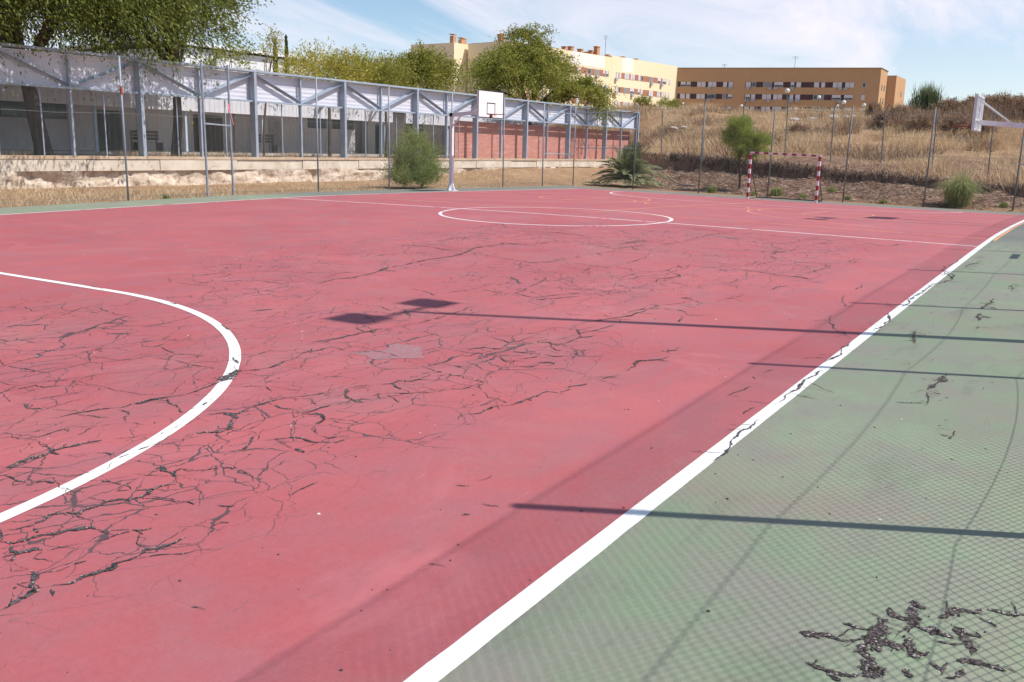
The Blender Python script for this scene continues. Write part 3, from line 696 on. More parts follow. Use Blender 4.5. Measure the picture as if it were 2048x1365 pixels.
for li in CR.strip().split('\n'):
    it = li.split(); wcm = float(it[0]); P = [tuple(map(float, q.split(','))) for q in it[1:]]
    mb = cm_grn if P[0][1] < -10.15 else cm_red
    far = (P[0][0]+20.99)
    crack_mesh(mb, P, (wcm*.42+.22+.030*max(0,far-5)) if mb is cm_red else wcm*.56+.2, .0046, rng)
    Q = np.array(P); Ld = np.linalg.norm(Q[-1]-Q[0])
    for _ in range(int(Ld*(3.2 if mb is cm_red else 9))):       # short side branches
        k = rng.randint(len(Q)-1); a = Q[k]+(Q[k+1]-Q[k])*rng.rand(); d = (Q[k+1]-Q[k]); d /= np.linalg.norm(d)+1e-9
        th = rng.choice([-1,1])*rng.uniform(.5, 1.5); l = rng.uniform(.08, .38)*(1 if mb is cm_red else .55)
        dr = np.array([d[0]*math.cos(th)-d[1]*math.sin(th), d[0]*math.sin(th)+d[1]*math.cos(th)])
        crack_mesh(mb, [a, a+dr*l*.5, a+dr*l+rng.normal(0,.03,2)], rng.uniform(.25, .6)*(1 if mb is cm_red else 1.8)+.018*max(0,far-6), .0042, rng)
ALLP = [np.array([tuple(map(float,q.split(','))) for q in li.split()[1:]]) for li in CR.strip().split('\n')]
for i_, P_ in enumerate(ALLP):        # hairline links that join the cracks into a web
    if P_[0][1] < -10.15: continue
    oth = np.concatenate([q for j_, q in enumerate(ALLP) if j_ != i_])
    for e_, pv in ((P_[0], P_[1]), (P_[-1], P_[-2])):
        dv = oth-e_; ds = np.hypot(dv[:,0], dv[:,1]); hd = (e_-pv)/(np.hypot(*(e_-pv))+1e-9); cs = (dv@hd)/(ds+1e-9)
        ds2 = np.where((ds > .06) & (cs > -.3), ds*(1.6-cs), 99)
        for k in np.argsort(ds2)[:1]:
            zi = inpoly(np.array([e_[0], oth[k][0]]), np.array([e_[1], oth[k][1]]), ZP).min()
            if ds2[k] < .75 and ds[k] < .6 and zi > .25: crack_mesh(cm_red, [e_, (e_+oth[k])/2+rng.normal(0,.04,2), oth[k]], .32+.02*max(0, e_[0]+15), .0040, rng)
def crack_mat(name, c1, c2, c3):
    m, nt, b = newmat(name); P = N(nt, 'ShaderNodeNewGeometry').outputs['Position']
    v = N(nt, 'ShaderNodeTexVoronoi'); v.inputs['Scale'].default_value = 120; L(nt, P, v.inputs['Vector'])
    s = N(nt, 'ShaderNodeSeparateColor'); L(nt, v.outputs['Color'], s.inputs[0])
    col = mix(nt, math_(nt, 'POWER', s.outputs[0], 1.6), tuple(c1), tuple(c2)); col = mix(nt, math_(nt, 'GREATER_THAN', s.outputs[1], .95), col, tuple(c3))
    L(nt, col, b.inputs['Base Color']); b.inputs['Roughness'].default_value = .95; b.inputs['Specular IOR Level'].default_value = .05
    at = N(nt, 'ShaderNodeAttribute', attribute_name='edge')
    n1 = noise(nt, P, 42 if 'rubble' in name else 30, 7, .76); n2 = noise(nt, P, 8, 3, .5)
    k = math_(nt, 'ADD', at.outputs['Fac'], math_(nt, 'MULTIPLY', math_(nt, 'SUBTRACT', n1, .5), 2.6)); k = math_(nt, 'ADD', k, math_(nt, 'MULTIPLY', math_(nt, 'SUBTRACT', n2, .5), .9))
    a = ramp(nt, k, .50, .58)
    tr = N(nt, 'ShaderNodeBsdfTransparent'); mx = N(nt, 'ShaderNodeMixShader'); L(nt, a, mx.inputs[0]); L(nt, b.outputs[0], mx.inputs[1]); L(nt, tr.outputs[0], mx.inputs[2])
    L(nt, mx.outputs[0], nt.nodes['Material Output'].inputs[0]); return m
for mb_, args in ((cm_red, ('crack_asphalt', (.035,.032,.037), (.155,.14,.145), (.42,.36,.30))), (cm_grn, ('crack_rubble', (.030,.026,.027), (.19,.155,.15), (.42,.39,.37)))):
    co_ = mb_.build('cracks', crack_mat(*args), court); ae = co_.data.attributes.new('edge', 'FLOAT', 'POINT'); ae.data.foreach_set('value', np.array(mb_.e, np.float32))
# worn grey patch
pa = [(-14.86,-6.22),(-14.6,-6.42),(-14.31,-6.30),(-14.22,-6.62),(-14.40,-6.7),(-14.62,-6.92),(-14.74,-6.74),(-14.9,-6.62)]
mb = MB(); Pp = []; 
for a, b_ in zip(pa, pa[1:]+pa[:1]):
    for k in range(4):
        q = np.array(a)+(np.array(b_)-np.array(a))*k/4+rng.normal(0, .018, 2); Pp.append(q)
Pp = np.array(Pp); mb.add(np.c_[Pp, hz(Pp[:,0],Pp[:,1])+.002], [tuple(range(len(Pp)))])
mb.build('worn_patch', mat('worn_grey', (.33,.19,.20), (.42,.13,.15), 14, .9, lo=.35, hi=.6, c3=(.2,.15,.16), scale3=90, lo3=.45, hi3=.6), court)

# ------------------------------------------------------------------ chain link fences
GALV = mat('galvanised_steel', (.25,.28,.33), (.33,.36,.41), 6, .55, .2)
WIRE = mat('fence_wire', (.16,.18,.18), None, rough=.6, metal=.3)
DARKP = mat('weathered_post', (.16,.17,.175), (.23,.24,.25), 5, .7)
def mesh_wires(A, B, zf, H, pitch, rad, seg=1, sag=0., rng=np.random.RandomState(3)):
    A = np.array(A, float); B = np.array(B, float); Ln = np.linalg.norm(B-A); u = (B-A)/Ln; nn = np.array([-u[1], u[0]])
    Vs = []; Fs = []; nb = 0
    starts = np.arange(-H, Ln, pitch); S0 = []; 
    for sg in (1, -1):
        s_a = np.clip(starts, 0, Ln); z_a = s_a-starts; s_b = np.clip(starts+H, 0, Ln); z_b = s_b-starts
        ok = (z_b-z_a) > .02; s_a, z_a, s_b, z_b = s_a[ok], z_a[ok], s_b[ok], z_b[ok]
        if sg < 0: s_a, s_b = Ln-s_a, Ln-s_b
        off = rad*1.2*sg
        t = np.linspace(0, 1, seg+1)[None]
        s = s_a[:,None]+(s_b-s_a)[:,None]*t; z = z_a[:,None]+(z_b-z_a)[:,None]*t
        bow = sag*(fnoise(s, z, .35, 3)); s2 = s+.5*sag*fnoise(s+50, z, .5, 3); z2 = np.clip(z+.5*sag*fnoise(s, z+40, .5, 3), 0, H)
        x = A[0]+u[0]*s2+nn[0]*(bow+off); y = A[1]+u[1]*s2+nn[1]*(bow+off); zz = zf(x, y)+z2+.03
        n = len(s_a); tri = [(0, 1.), (.87, -.5), (-.87, -.5)]
        P = np.stack([x, y, zz], -1)          # n, seg+1, 3
        dirz = np.array([-u[0]*.707*sg, -u[1]*.707*sg, .707]); nn3 = np.array([nn[0], nn[1], 0])
        Q = np.stack([P+rad*(a*nn3+b*dirz) for a, b in tri], 2)   # n,seg+1,3,3
        base = nb+np.arange(n)[:,None,None]*(seg+1)*3+np.arange(seg)[None,:,None]*3
        k = np.arange(3)[None,None]; k2 = (k+1) % 3
        F = np.stack([base+k, base+k2, base+3+k2, base+3+k], -1).reshape(-1, 4)
        Vs.append(Q.reshape(-1, 3)); Fs.append(F); nb += n*(seg+1)*3
    return np.concatenate(Vs), np.concatenate(Fs)
def fpost(par, x, y, h=4.1, r=.034, m=None, tilt=(0,0)):
    z = float(terr(x, y)) if (y > 12.3 or x > 22.7) else float(hz(x, y)); z0 = z-.15
    mb = MB(); mb.tube([(x,y,z0),(x+tilt[0],y+tilt[1],z+h)], r, 8); mb.sphere((x+tilt[0],y+tilt[1],z+h), r*1.1, 8, 4)
    return mb.build('post', m or GALV, par, True)
def cable(par, pts, r=.006, name='tension_cable', m=None):
    mb = MB(); mb.tube(pts, r, 5); return mb.build(name, m or WIRE, par)
gz = lambda x, y: hz(x, y)
# right fence (off to the right of the view, casts the net of shadows over the near corner)
fr = empty('chain_link_fence', (-2,-12.35,0), 'tall chain link fence beyond the green margin outside the right sideline, casting the net shadow', 'fence')
for k in range(14):
    x = -27.96+4.0*k; tl = -.25 if k == 3 else 0.; x += .27 if k == 3 else 0; fpost(fr, x, -12.35, 4.15, .038, tilt=(tl,0))
V, F = mesh_wires((-28,-12.35), (24,-12.35), gz, 4.1, .072, .0021, 14, .10)
mesh_obj('wire_mesh', V, F, WIRE, fr)
for hh, sg, rr in ((4.12,.02,.0035), (2.46,.09,.0032), (1.28,.14,.0026), (.06,.02,.003)):
    pts = []
    for k in range(13):
        for j in range(8):
            x = -27.96+4*k+.5*j; t = j/8; pts.append((x, -12.35, float(hz(x,-12.35))+hh-sg*4*t*(1-t)*(1+.4*math.sin(k*2.1))))
    cable(fr, pts, rr)
mb = MB(); mb.box(-1.35,-.40,-12.40,-12.37,2.40,2.56); mb.build('plate', GALV, fr)
# left fence
fl_ = empty('chain_link_fence', (10,12.35,0), 'tall thin chain link fence along the left side between court and school wall', 'fence')
for x, hx in ((-7.9,4.1),(-3.82,4.12),(4.14,4.1),(8.2,4.08),(12.5,4.1),(16.72,4.2),(20.5,4.2),(23.85,4.2)):
    fpost(fl_, x, 12.35, hx, .030, tilt=(-.02,0))
V, F = mesh_wires((-12,12.35), (23.85,12.35), gz, 4.0, .075, .0011, 2, .03); mesh_obj('wire_mesh', V, F, WIRE, fl_)
for hh in (4.02, 2.5, .1): cable(fl_, [(x, 12.35, float(hz(x,12.2))+hh-.04*math.sin((x+3.8)/4*math.pi)**2) for x in np.arange(-12, 23.9, 1.)], .005)
gt = MB(); gz0 = float(hz(-.9,12.3))
for x in (-.9,.15): gt.tube([(x,12.35,gz0-.1),(x-.05,12.35,gz0+4.15)], .036, 8)
gt.beam((-.9,12.35,gz0+2.28),(.13,12.35,gz0+2.24), .05); gt.build('gate_frame', GALV, fl_)
rb = MB(); rb.add([(-.0,12.30,3.02),(.07,12.28,3.03),(.10,12.30,2.80),(.05,12.27,2.72)], [(0,1,2,3)]).add([(.06,12.28,2.80),(.10,12.30,2.78),(.24,12.30,2.36),(.21,12.29,2.36)], [(0,1,2,3)])
tag(rb.build('ribbon', mat('pink_cloth', (.75,.10,.22), (.8,.35,.35), 20)), 'small faded pink ribbon tied to the fence gate post', 'ribbon')
mb = MB(); mb.tube([(-3.83,12.35,3.10),(-3.83,12.35,3.32)], .041, 8)
mb.build('rust_band', mat('rust', (.45,.10,.03), (.3,.07,.03), 20), fl_)
for z0 in (3.72, 1.6): cable(fl_, [(20.5,12.35,z0),(23.85,12.35,z0-.02)], .025, 'rail', GALV)
# far fence behind the goal
ff = empty('chain_link_fence', (23.9,0,-.2), 'chain link fence on leaning grey posts behind the red and white goal', 'fence')
fy = [12.35,8.8,5.15,1.62,-1.95,-5.45,-9.0,-12.35]
for y in fy[1:-1]: fpost(ff, 23.9, y, 4.3, .036, DARKP, tilt=(.06,-.04))
V, F = mesh_wires((23.9,12.35), (23.9,-12.35), lambda x, y: hz(x*0+22, y), 4.1, .075, .0011, 2, .04); mesh_obj('wire_mesh', V, F, WIRE, ff)
for hh in (4.1, 2.2): cable(ff, [(23.9, y, float(hz(22,y))+hh-.05*math.sin(y)**2) for y in np.arange(12.35,-12.4,-1.)], .005)
for z0 in (3.78, 1.93): cable(ff, [(23.88,12.3,z0),(23.9,8.8,z0+.05)], .024, 'rail', GALV)
cable(ff, [(23.9,-9.0,1.7),(23.9,-12.3,1.66)], .026, 'rail', GALV)
# old fence on top of the cut bank
hf = empty('barbed_wire_fence', (33,2,2), 'old fence of thin dark posts with bent tops along the top of the earth bank', 'fence')
for x, y, zb, zt, bent in ((33,11.15,2.2,4.3,0),(33,8.45,1.8,4.85,1),(33,6.05,1.9,4.6,1),(33,3.5,1.8,5.1,0),(33,.9,1.4,4.45,1),(33,-1.8,1.1,4.3,1),(33,-4.4,1.0,4.2,0),(33,-7.1,.95,4.2,1),(33,-9.8,.9,4.2,1)):
    mb = MB(); mb.tube([(x,y,zb-.5),(x,y+.08,zt)], .032, 6)
    if bent: mb.tube([(x,y+.08,zt-.02),(x-.1,y-.14,zt+.38)], .026, 6)
    mb.build('post', DARKP, hf)
for k in range(4): cable(hf, [(33,y,np.interp(y,[-9.8,11.2],[2.0,3.1])+k*.55) for y in (-9.8,-7.1,-4.4,-1.8,.9,3.5,6.05,8.45,11.15)], .005, 'wire')

# ------------------------------------------------------------------ floodlight masts (their shadows cross the court)
def mast(x, y, lab):
    z = float(hz(x,y)); t = empty('floodlight_mast', (x,y,z), lab, 'floodlight', 'floodlight masts outside the right sideline')
    b = MB(); b.tube([(x,y,z-.1),(x,y,z+5),(x,y,z+10.75)], [.095,.075,.05], 12); b.build('pole', GALV, t, True)
    b = MB(); b.box(x-.2,x+.2,y-.2,y+.2,z,z+.02); b.build('base_plate', GALV, t)
    b = MB(); b.beam((x-.62,y,z+10.7),(x+.62,y,z+10.7), .06); b.build('crossbar', GALV, t)
    for s in (-.62,.62):
        c = Vector((x+s,y+.06,z+10.80)); b = MB()
        b.obox((c.x,c.y),(1,0),(0,1),-.23,.23,-.24,.24,c.z-.06,c.z+.12)
        b.build('lamp', mat('lamp_housing', (.25,.26,.27)), t)
mast(-9.95,-12.85,'tall mast with two floodlights whose shadow crosses the near half of the court')
mast(9.0,-12.85,'tall mast with two floodlights whose shadow falls near the far free throw line')

# ------------------------------------------------------------------ basketball stands
WP = mat('white_enamel', (.78,.77,.80), (.70,.69,.73), 4, .45, c3=(.5,.46,.44), scale3=12, lo3=.66, hi3=.75)
BOARD = mat('white_board', (.84,.84,.82), (.80,.80,.78), 3, .5); BLK = mat('black_paint', (.03,.03,.035)); RIM = mat('rim_orange', (.34,.05,.035), (.24,.06,.05), 12, .6)
def hoop(x, s, dz, lab):
    y0 = s*10.49; yb = s*8.62; z = float(hz(x,y0))+dz; t = empty('basketball_stand', (x,y0,z), lab, 'basketball stand', 'basketball stands facing each other across the court')
    b = MB(); b.box(x-.065,x+.065,y0-.065,y0+.065,z-.02,z+3.1); b.build('pole', WP, t)
    b = MB()
    for dx, dy in ((.2,0),(-.2,0),(0,.2),(0,-.2)):
        px, py = -dy*.04/.3, dx*.04/.3
        b.add([(x+px*.4,y0+py*.4,z+.5),(x-px*.4,y0-py*.4,z+.5),(x+dx-px,y0+dy-py,z+.02),(x+dx+px,y0+dy+py,z+.02),(x+px,y0+py,z),(x-px,y0-py,z)], [(0,1,2,3),(3,2,5,4),(0,3,4),(1,5,2),(0,4,5,1)])
    b.box(x-.2,x+.2,y0-.2,y0+.2,z-.02,z+.02); b.build('base', WP, t)
    b = MB(); b.beam((x,y0+s*.12,z+3.02),(x,yb+s*.08,z+3.16), .13, .14); b.build('arm', WP, t)
    b = MB(); b.beam((x,y0,z+2.55),(x,y0-s*.45,z+3.0), .05); b.build('brace', WP, t)
    for dx in (-.35,.35):
        b = MB(); b.beam((x+dx*.2,yb+s*.95,z+3.12),(x+dx,yb+s*.07,z+3.78), .035); b.build('strut', WP, t)
    b = MB()
    for dx in (-.85,.85,-.35,.35): b.box(x+dx-.025,x+dx+.025,min(yb+s*.012,yb+s*.07),max(yb+s*.012,yb+s*.07),z+2.9,z+3.93)
    for zz in (2.93,3.2,3.88): b.box(x-.88,x+.88,min(yb+s*.0125,yb+s*.06),max(yb+s*.0125,yb+s*.06),z+zz,z+zz+.045)
    b.build('support_frame', WP, t)
    b = MB(); b.box(x-.9,x+.9,yb-.01,yb+.01,z+2.9,z+3.95); bo = b.build('backboard', BOARD, t)
    f = yb-s*.013; b = MB()
    def fr4(x0,x1,z0,z1,w):
        for a in ((x0,x1,z0,z0+w),(x0,x1,z1-w,z1),(x0,x0+w,z0+w,z1-w),(x1-w,x1,z0+w,z1-w)):
            b.box(a[0],a[1],min(f,f-s*.003)-.001,max(f,f-s*.003)+.001,z+a[2],z+a[3])
    fr4(x-.9,x+.9,2.9,3.95,.035); fr4(x-.295,x+.295,3.04,3.49,.035)
    b.build('marking', BLK, bo)
    b = MB(); rc = (x, yb-s*.375); b.tube([(rc[0]+.225*math.cos(R(a)), rc[1]+.225*math.sin(R(a)), z+3.05) for a in range(0,361,15)], .010, 6, False)
    b.box(x-.09,x+.09,min(yb-s*.03,yb-s*.15),max(yb-s*.03,yb-s*.15),z+3.03,z+3.05); b.box(x-.07,x+.07,min(yb-s*.012,yb-s*.03),max(yb-s*.012,yb-s*.03),z+2.93,z+3.06)
    for dx in (-.06,.06): b.tube([(x+dx,yb-s*.03,z+2.94),(x+dx*2,yb-s*.2,z+3.04)], .008, 5)
    b.build('rim', RIM, t, False)
hoop(9.9, 1, 0., 'white basketball stand at the left edge of the court with its backboard facing the viewer')
hoop(9.75, -1, -.24, 'white basketball stand at the right edge seen side-on from behind its backboard')

# ------------------------------------------------------------------ goal
def stripe(axis_, name, ph):
    m, nt, b = newmat(name); P = N(nt, 'ShaderNodeNewGeometry').outputs['Position']; s = N(nt, 'ShaderNodeSeparateXYZ'); L(nt, P, s.inputs[0])
    fr_ = math_(nt, 'FRACT', math_(nt, 'ADD', math_(nt, 'MULTIPLY', s.outputs[axis_], 1/.42), ph))
    c = mix(nt, math_(nt, 'GREATER_THAN', fr_, .5), (.33,.03,.045), (.78,.72,.74))
    c = mix(nt, ramp(nt, noise(nt, P, 30, 5, .7), .6, .72, 0, .7), c, (.3,.17,.15)); L(nt, c, b.inputs['Base Color']); b.inputs['Roughness'].default_value = .5; return m
gl = empty('handball_goal', (20.62,0,-.2), 'red and white striped goal with a dark rear frame and no net', 'goal')
for y in (1.54,-1.54):
    z = float(hz(20.6,y)); b = MB(); b.box(20.57,20.67,y-.05,y+.05,z-.02,z+2.0); b.build('post', stripe(2, 'post_stripes', .18), gl)
z = float(hz(20.6,0)); zt = z+2.0
b = MB(); b.add([(20.58,1.58,zt+.05),(20.66,1.58,zt+.05),(20.66,1.58,zt+.13),(20.58,1.58,zt+.13),(20.58,-1.58,zt-.03),(20.66,-1.58,zt-.03),(20.66,-1.58,zt+.05),(20.58,-1.58,zt+.05)], [(0,3,2,1),(4,5,6,7),(0,1,5,4),(1,2,6,5),(2,3,7,6),(3,0,4,7)])
b.build('crossbar', stripe(1, 'bar_stripes', .27), gl)
DKF = mat('dark_goal_frame', (.05,.05,.055), (.12,.08,.07), 14)
for y in (1.5,-1.5):
    z = float(hz(21,y)); b = MB(); b.tube([(20.67,y,z+2.0),(20.95,y,z+1.2),(21.85,y,z+.03)], .02, 6); b.tube([(20.67,y,z+.03),(21.85,y,z+.03)], .016, 6); b.build('side_frame', DKF, gl)
b = MB(); b.tube([(21.85,1.5,float(hz(21.8,1.5))+.05),(21.85,-1.5,float(hz(21.8,-1.5))+.05)], .03, 6); b.build('ground_bar', DKF, gl)

# ------------------------------------------------------------------ retaining wall
CONC = mat('old_concrete', (.62,.53,.43), (.76,.68,.57), 1.2, .9, bmp=.6, bscale=20, c3=(.40,.32,.25), scale3=5, lo3=.55, hi3=.72)
RUB = mat('rubble_face', (.76,.64,.53), (.52,.40,.30), 1.6, .95, bmp=1., bscale=12, bdist=.05, c3=(.32,.22,.15), scale3=4.5, lo3=.5, hi3=.66)
rw = empty('retaining_wall', (15,21.3,0), 'crumbling beige concrete retaining wall below the steel truss screen', 'wall')
cop = MB(); x = -22.
rr = random.Random(4)
while x < 51.6:
    ln = rr.choice([2.9,3.3,4.1,5.2]); x1 = min(x+ln, 51.7); o = rr.uniform(-.02,.03); cop.box(x+.015,x1-.02,21.12+o,21.44,.585+rr.uniform(-.015,.015),1.02+rr.uniform(-.02,.02)); x = x1
cop.build('coping', CONC, rw)
cop = MB(); x = -22.
while x < 51.6:
    x1 = min(x+rr.uniform(5,9), 51.7); cop.box(x+.01,x1-.01,21.08,21.46,1.03,1.15+rr.uniform(-.01,.01)); x = x1
cop.build('capping', mat('capping_soil', (.50,.36,.25), (.60,.48,.36), 2.5, .95, bmp=.8, bscale=25), rw)
xs = axis([(-22,51.7,520)]); zs = axis([(-.75,.6,26)])
X, Z = np.meshgrid(xs, zs, indexing='ij')
Yd = 21.17+.34*fnoise(X, Z*1.6, .9, 6)-.10*np.clip((.25-Z)/.5, 0, 1.5)
Yd += .10*(np.abs(((X*.19) % 1)-.5) < .006)
Yd = np.minimum(Yd, 21.42)
V = np.stack([X, Yd, Z], -1).reshape(-1,3); ny = len(zs); i = np.arange(len(xs)-1)[:,None]*ny+np.arange(ny-1)[None]
mesh_obj('rubble_face', V, np.stack([i, i+ny, i+ny+1, i+1], -1).reshape(-1,4), RUB, rw)

# ------------------------------------------------------------------ steel truss screen
STL = mat('blue_grey_steel', (.31,.36,.44), (.39,.44,.52), 3, .55, c3=(.26,.29,.35), scale3=9, lo3=.6, hi3=.72)
ts = empty('truss_screen', (24,21.5,1.15), 'long pale blue steel truss screen with corrugated panels above the retaining wall', 'screen')
XI = [3.4+6.02*k for k in range(-3, 9)]
for x in XI:
    b = MB(); b.box(x-.075,x+.075,21.20,21.54,1.13,4.97)
    b.box(x-.16,x+.16,21.26,21.70,1.13,1.155); b.build('column', STL, ts)
for a in (0,):
    b = MB(); b.box(XI[0]-.2,XI[-1]+.15,21.24,21.72,4.94,5.03); b.build('top_beam', STL, ts)
for x0, x1 in zip(XI[:-1], XI[1:]):
    xm = (x0+x1)/2
    b = MB(); b.box(x0+.105,x1-.105,21.30,21.50,3.62,3.70); b.build('lower_beam', STL, ts)
    b = MB(); b.box(xm-.04,xm+.04,21.34,21.50,1.13,3.615); b.box(xm-.035,xm+.035,21.34,21.50,3.705,4.895); b.build('mullion', STL, ts)
    for p, q in (((x0+.13,21.40,4.84),(xm-.08,21.40,3.76)), ((xm+.08,21.41,3.76),(x1-.13,21.41,4.84))):
        b = MB(); dn = q[2] < p[2]; P_ = np.array(p); Q_ = np.array(q); d_ = (Q_-P_)/np.linalg.norm(Q_-P_); pn = np.array([-d_[2],0,d_[0]])*(1 if dn else -1); yv = np.array([0,1.,0])
        def sec(a0, a1, y0, y1): b.add([tuple(E+pn*a+yv*yy) for E in (P_,Q_) for a, yy in ((a0,y0),(a1,y0),(a1,y1),(a0,y1))], [(0,3,2,1),(4,5,6,7),(0,1,5,4),(1,2,6,5),(2,3,7,6),(3,0,4,7)])
        sec(-.05,.042,.06,.072); sec(.0425,.056,-.08,.072); b.build('diagonal_brace', STL, ts)
    for dx in (1.9, 4.5):
        if x0 > 26: continue
        b = MB(); b.box(x0+dx-.02,x0+dx+.02,21.52,21.56,1.13,3.615); b.build('mesh_post', STL, ts)
m, nt, b_ = newmat('corrugated_panel'); P = N(nt, 'ShaderNodeNewGeometry').outputs['Position']
col = mix(nt, ramp(nt, noise(nt, P, .8, 5), .35, .65), (.63,.62,.70), (.68,.67,.74)); L(nt, mix(nt, ramp(nt, noise(nt, P, 4, 6, .7, stretch=(3,1,.4)), .6, .75, 0, .5), col, (.42,.40,.44)), b_.inputs['Base Color'])
b_.inputs['Roughness'].default_value = .6; PANEL = m
n = 26; zs = np.linspace(3.66, 4.90, n); b = MB(); vs_ = []; X0, X1 = XI[0], XI[-1]
for i, z in enumerate(zs):
    yy = 21.57+.005*(1 if (i//2) % 2 else -1); vs_ += [(X0,yy,z),(X1,yy,z)]
b.add(vs_, [(2*i,2*i+1,2*i+3,2*i+2) for i in range(n-1)]); b.build('cladding_panel', PANEL, ts)
hw = MB(); z = 1.2
while z < 3.6:
    hw.box(XI[0],26.1,21.575,21.579,z,z+.006); z += .055
x = XI[0]
while x < 26: hw.box(x,x+.005,21.5795,21.584,1.18,3.6); x += .25
hw.build('wire_mesh', WIRE, ts)
# brick wall behind the far bays
m, nt, b_ = newmat('red_brick'); tcn = N(nt, 'ShaderNodeNewGeometry'); s = N(nt, 'ShaderNodeSeparateXYZ'); L(nt, tcn.outputs['Position'], s.inputs[0])
cb = N(nt, 'ShaderNodeCombineXYZ'); L(nt, s.outputs[0], cb.inputs[0]); L(nt, s.outputs[2], cb.inputs[1])
bk = N(nt, 'ShaderNodeTexBrick'); bk.inputs['Scale'].default_value = 1; bk.inputs['Brick Width'].default_value = .30; bk.inputs['Row Height'].default_value = .085; bk.inputs['Mortar Size'].default_value = .012
bk.inputs['Color1'].default_value = (.40,.085,.06,1); bk.inputs['Color2'].default_value = (.55,.165,.115,1); bk.inputs['Mortar'].default_value = (.62,.45,.39,1); L(nt, cb.outputs[0], bk.inputs[0])
c = mix(nt, ramp(nt, noise(nt, tcn.outputs['Position'], 1.2, 6, .7, stretch=(1,1,3)),   .54, .68, 0, .4), bk.outputs[0], (.66,.46,.40))
c = mix(nt, ramp(nt, noise(nt, tcn.outputs['Position'], 2.0, 5, .7, stretch=(2,1,.4)), .6, .72, 0, .5), c, (.30,.11,.09)); L(nt, c, b_.inputs['Base Color'])
bump(nt, b_, bk.outputs['Fac'], -.5, .01)
bw = MB(); bw.box(26.1,51.4,21.95,22.2,1.1,3.42); tag(bw.build('brick_wall', m), 'low red brick wall behind the far bays of the steel screen', 'wall')

# ------------------------------------------------------------------ school building behind the screen
SB = empty('school_building', (10,29,1.1), 'low white school building with a shaded porch behind the steel screen', 'building')
FAS = mat('white_fascia', (.80,.80,.84), (.72,.72,.78), 1.2, .7, stretch=(3,1,.5)); WALLG = mat('grey_render', (.66,.63,.65), (.56,.53,.55), .9, .9, c3=(.42,.39,.40), scale3=3, lo3=.6, hi3=.75)
b = MB(); b.box(-14,24.9,29,37,1.0,3.95); b.box(26.2,44,29,37,1.0,3.95); b.box(24.9,26.2,29.6,37,1.0,3.95); b.build('wall', WALLG, SB)
b = MB(); b.box(-14,24.9,25.86,26.0,3.22,3.98); b.box(26.2,44,25.86,26.0,3.22,3.98); b.build('fascia', FAS, SB)
b = MB(); b.box(-14.2,24.95,25.86,37.2,3.99,4.15); b.box(26.15,44,25.86,37.2,3.99,4.15); b.build('roof', FAS, SB)
b = MB(); b.box(-14,44,25.9,28.99,1.0,1.24); b.build('porch_floor', mat('porch_slab', (.55,.53,.50), (.45,.43,.40), 2), SB)
PST = mat('porch_post_paint', (.50,.62,.78), (.56,.66,.80), 5)
for x in (-7,-1.5,4.5,9.35,14.3,19.3,24.35,31): b = MB(); b.box(x-.055,x+.055,26.02,26.13,1.24,3.22); b.build('porch_post', PST, SB)
GLS, nt, b_ = newmat('window_glass'); b_.inputs['Base Color'].default_value = (.10,.14,.14,1); b_.inputs['Roughness'].default_value = .12
FRM = mat('dark_frame', (.10,.10,.11))
for x0, x1, z0, z1 in ((-6,-1,2.65,3.3),(1.9,5.0,2.65,3.35),(20.65,22.9,2.75,3.3),(23.0,25.1-.3,2.75,3.3),(30,32,2.7,3.3)):
    b = MB(); b.box(x0,x1,28.93,28.998,z0,z1); wf = b.build('window', FRM, SB)
    nn_ = max(1, int((x1-x0)/1.05)); b = MB()
    for k in range(nn_): a = x0+(x1-x0)*k/nn_+.05; c_ = x0+(x1-x0)*(k+1)/nn_-.05; b.box(a,c_,28.915,28.929,z0+.06,z1-.06)
    b.build('pane', GLS, wf)
for x0, x1, cc in ((6.6,7.85,(.06,.06,.06)),(12.2,14.1,(.07,.05,.04)),(26.9,27.7,(.03,.09,.06)),(17.5,18.4,(.30,.28,.28))):
    b = MB(); b.box(x0,x1,28.94,28.998,1.24,3.15); b.build('door', mat('door_paint', cc, tuple(v*1.4 for v in cc), 3), SB)
b = MB(); b.box(24.9,26.2,29.52,29.598,1.2,3.9); b.build('recess_shade_sheet', mat('recess_shade', (.30,.27,.26), (.14,.12,.12), 1.5, .9, stretch=(1,1,.3)), SB)  # dark sheet across the gap; the recess's shade is put into its colour
BRN = mat('dark_wood', (.07,.06,.055), (.13,.11,.10), 8)
def bench(x, y, lab):
    t = empty('bench', (x,y,1.24), lab, 'bench')
    for k in range(3): b = MB(); b.box(x-.8,x+.8,y-.2+.14*k,y-.08+.14*k,1.66,1.69); b.build('seat_slat', BRN, t)
    for k in range(3): b = MB(); b.box(x-.8,x+.8,y+.22,y+.25,1.8+.16*k,1.92+.16*k); b.build('back_slat', BRN, t)
    for s in (-.7,.7):
        b = MB(); b.box(x+s-.03,x+s+.03,y-.2,y+.2,1.24,1.655); b.build('leg', BRN, t); b = MB(); b.box(x+s-.03,x+s+.03,y+.255,y+.30,1.24,2.25); b.build('leg', BRN, t)
bench(15.6, 27.2, 'dark slatted bench on the porch behind the third bay of the screen')
bench(8.3, 27.6, 'dark slatted bench on the porch beside the second tree trunk')
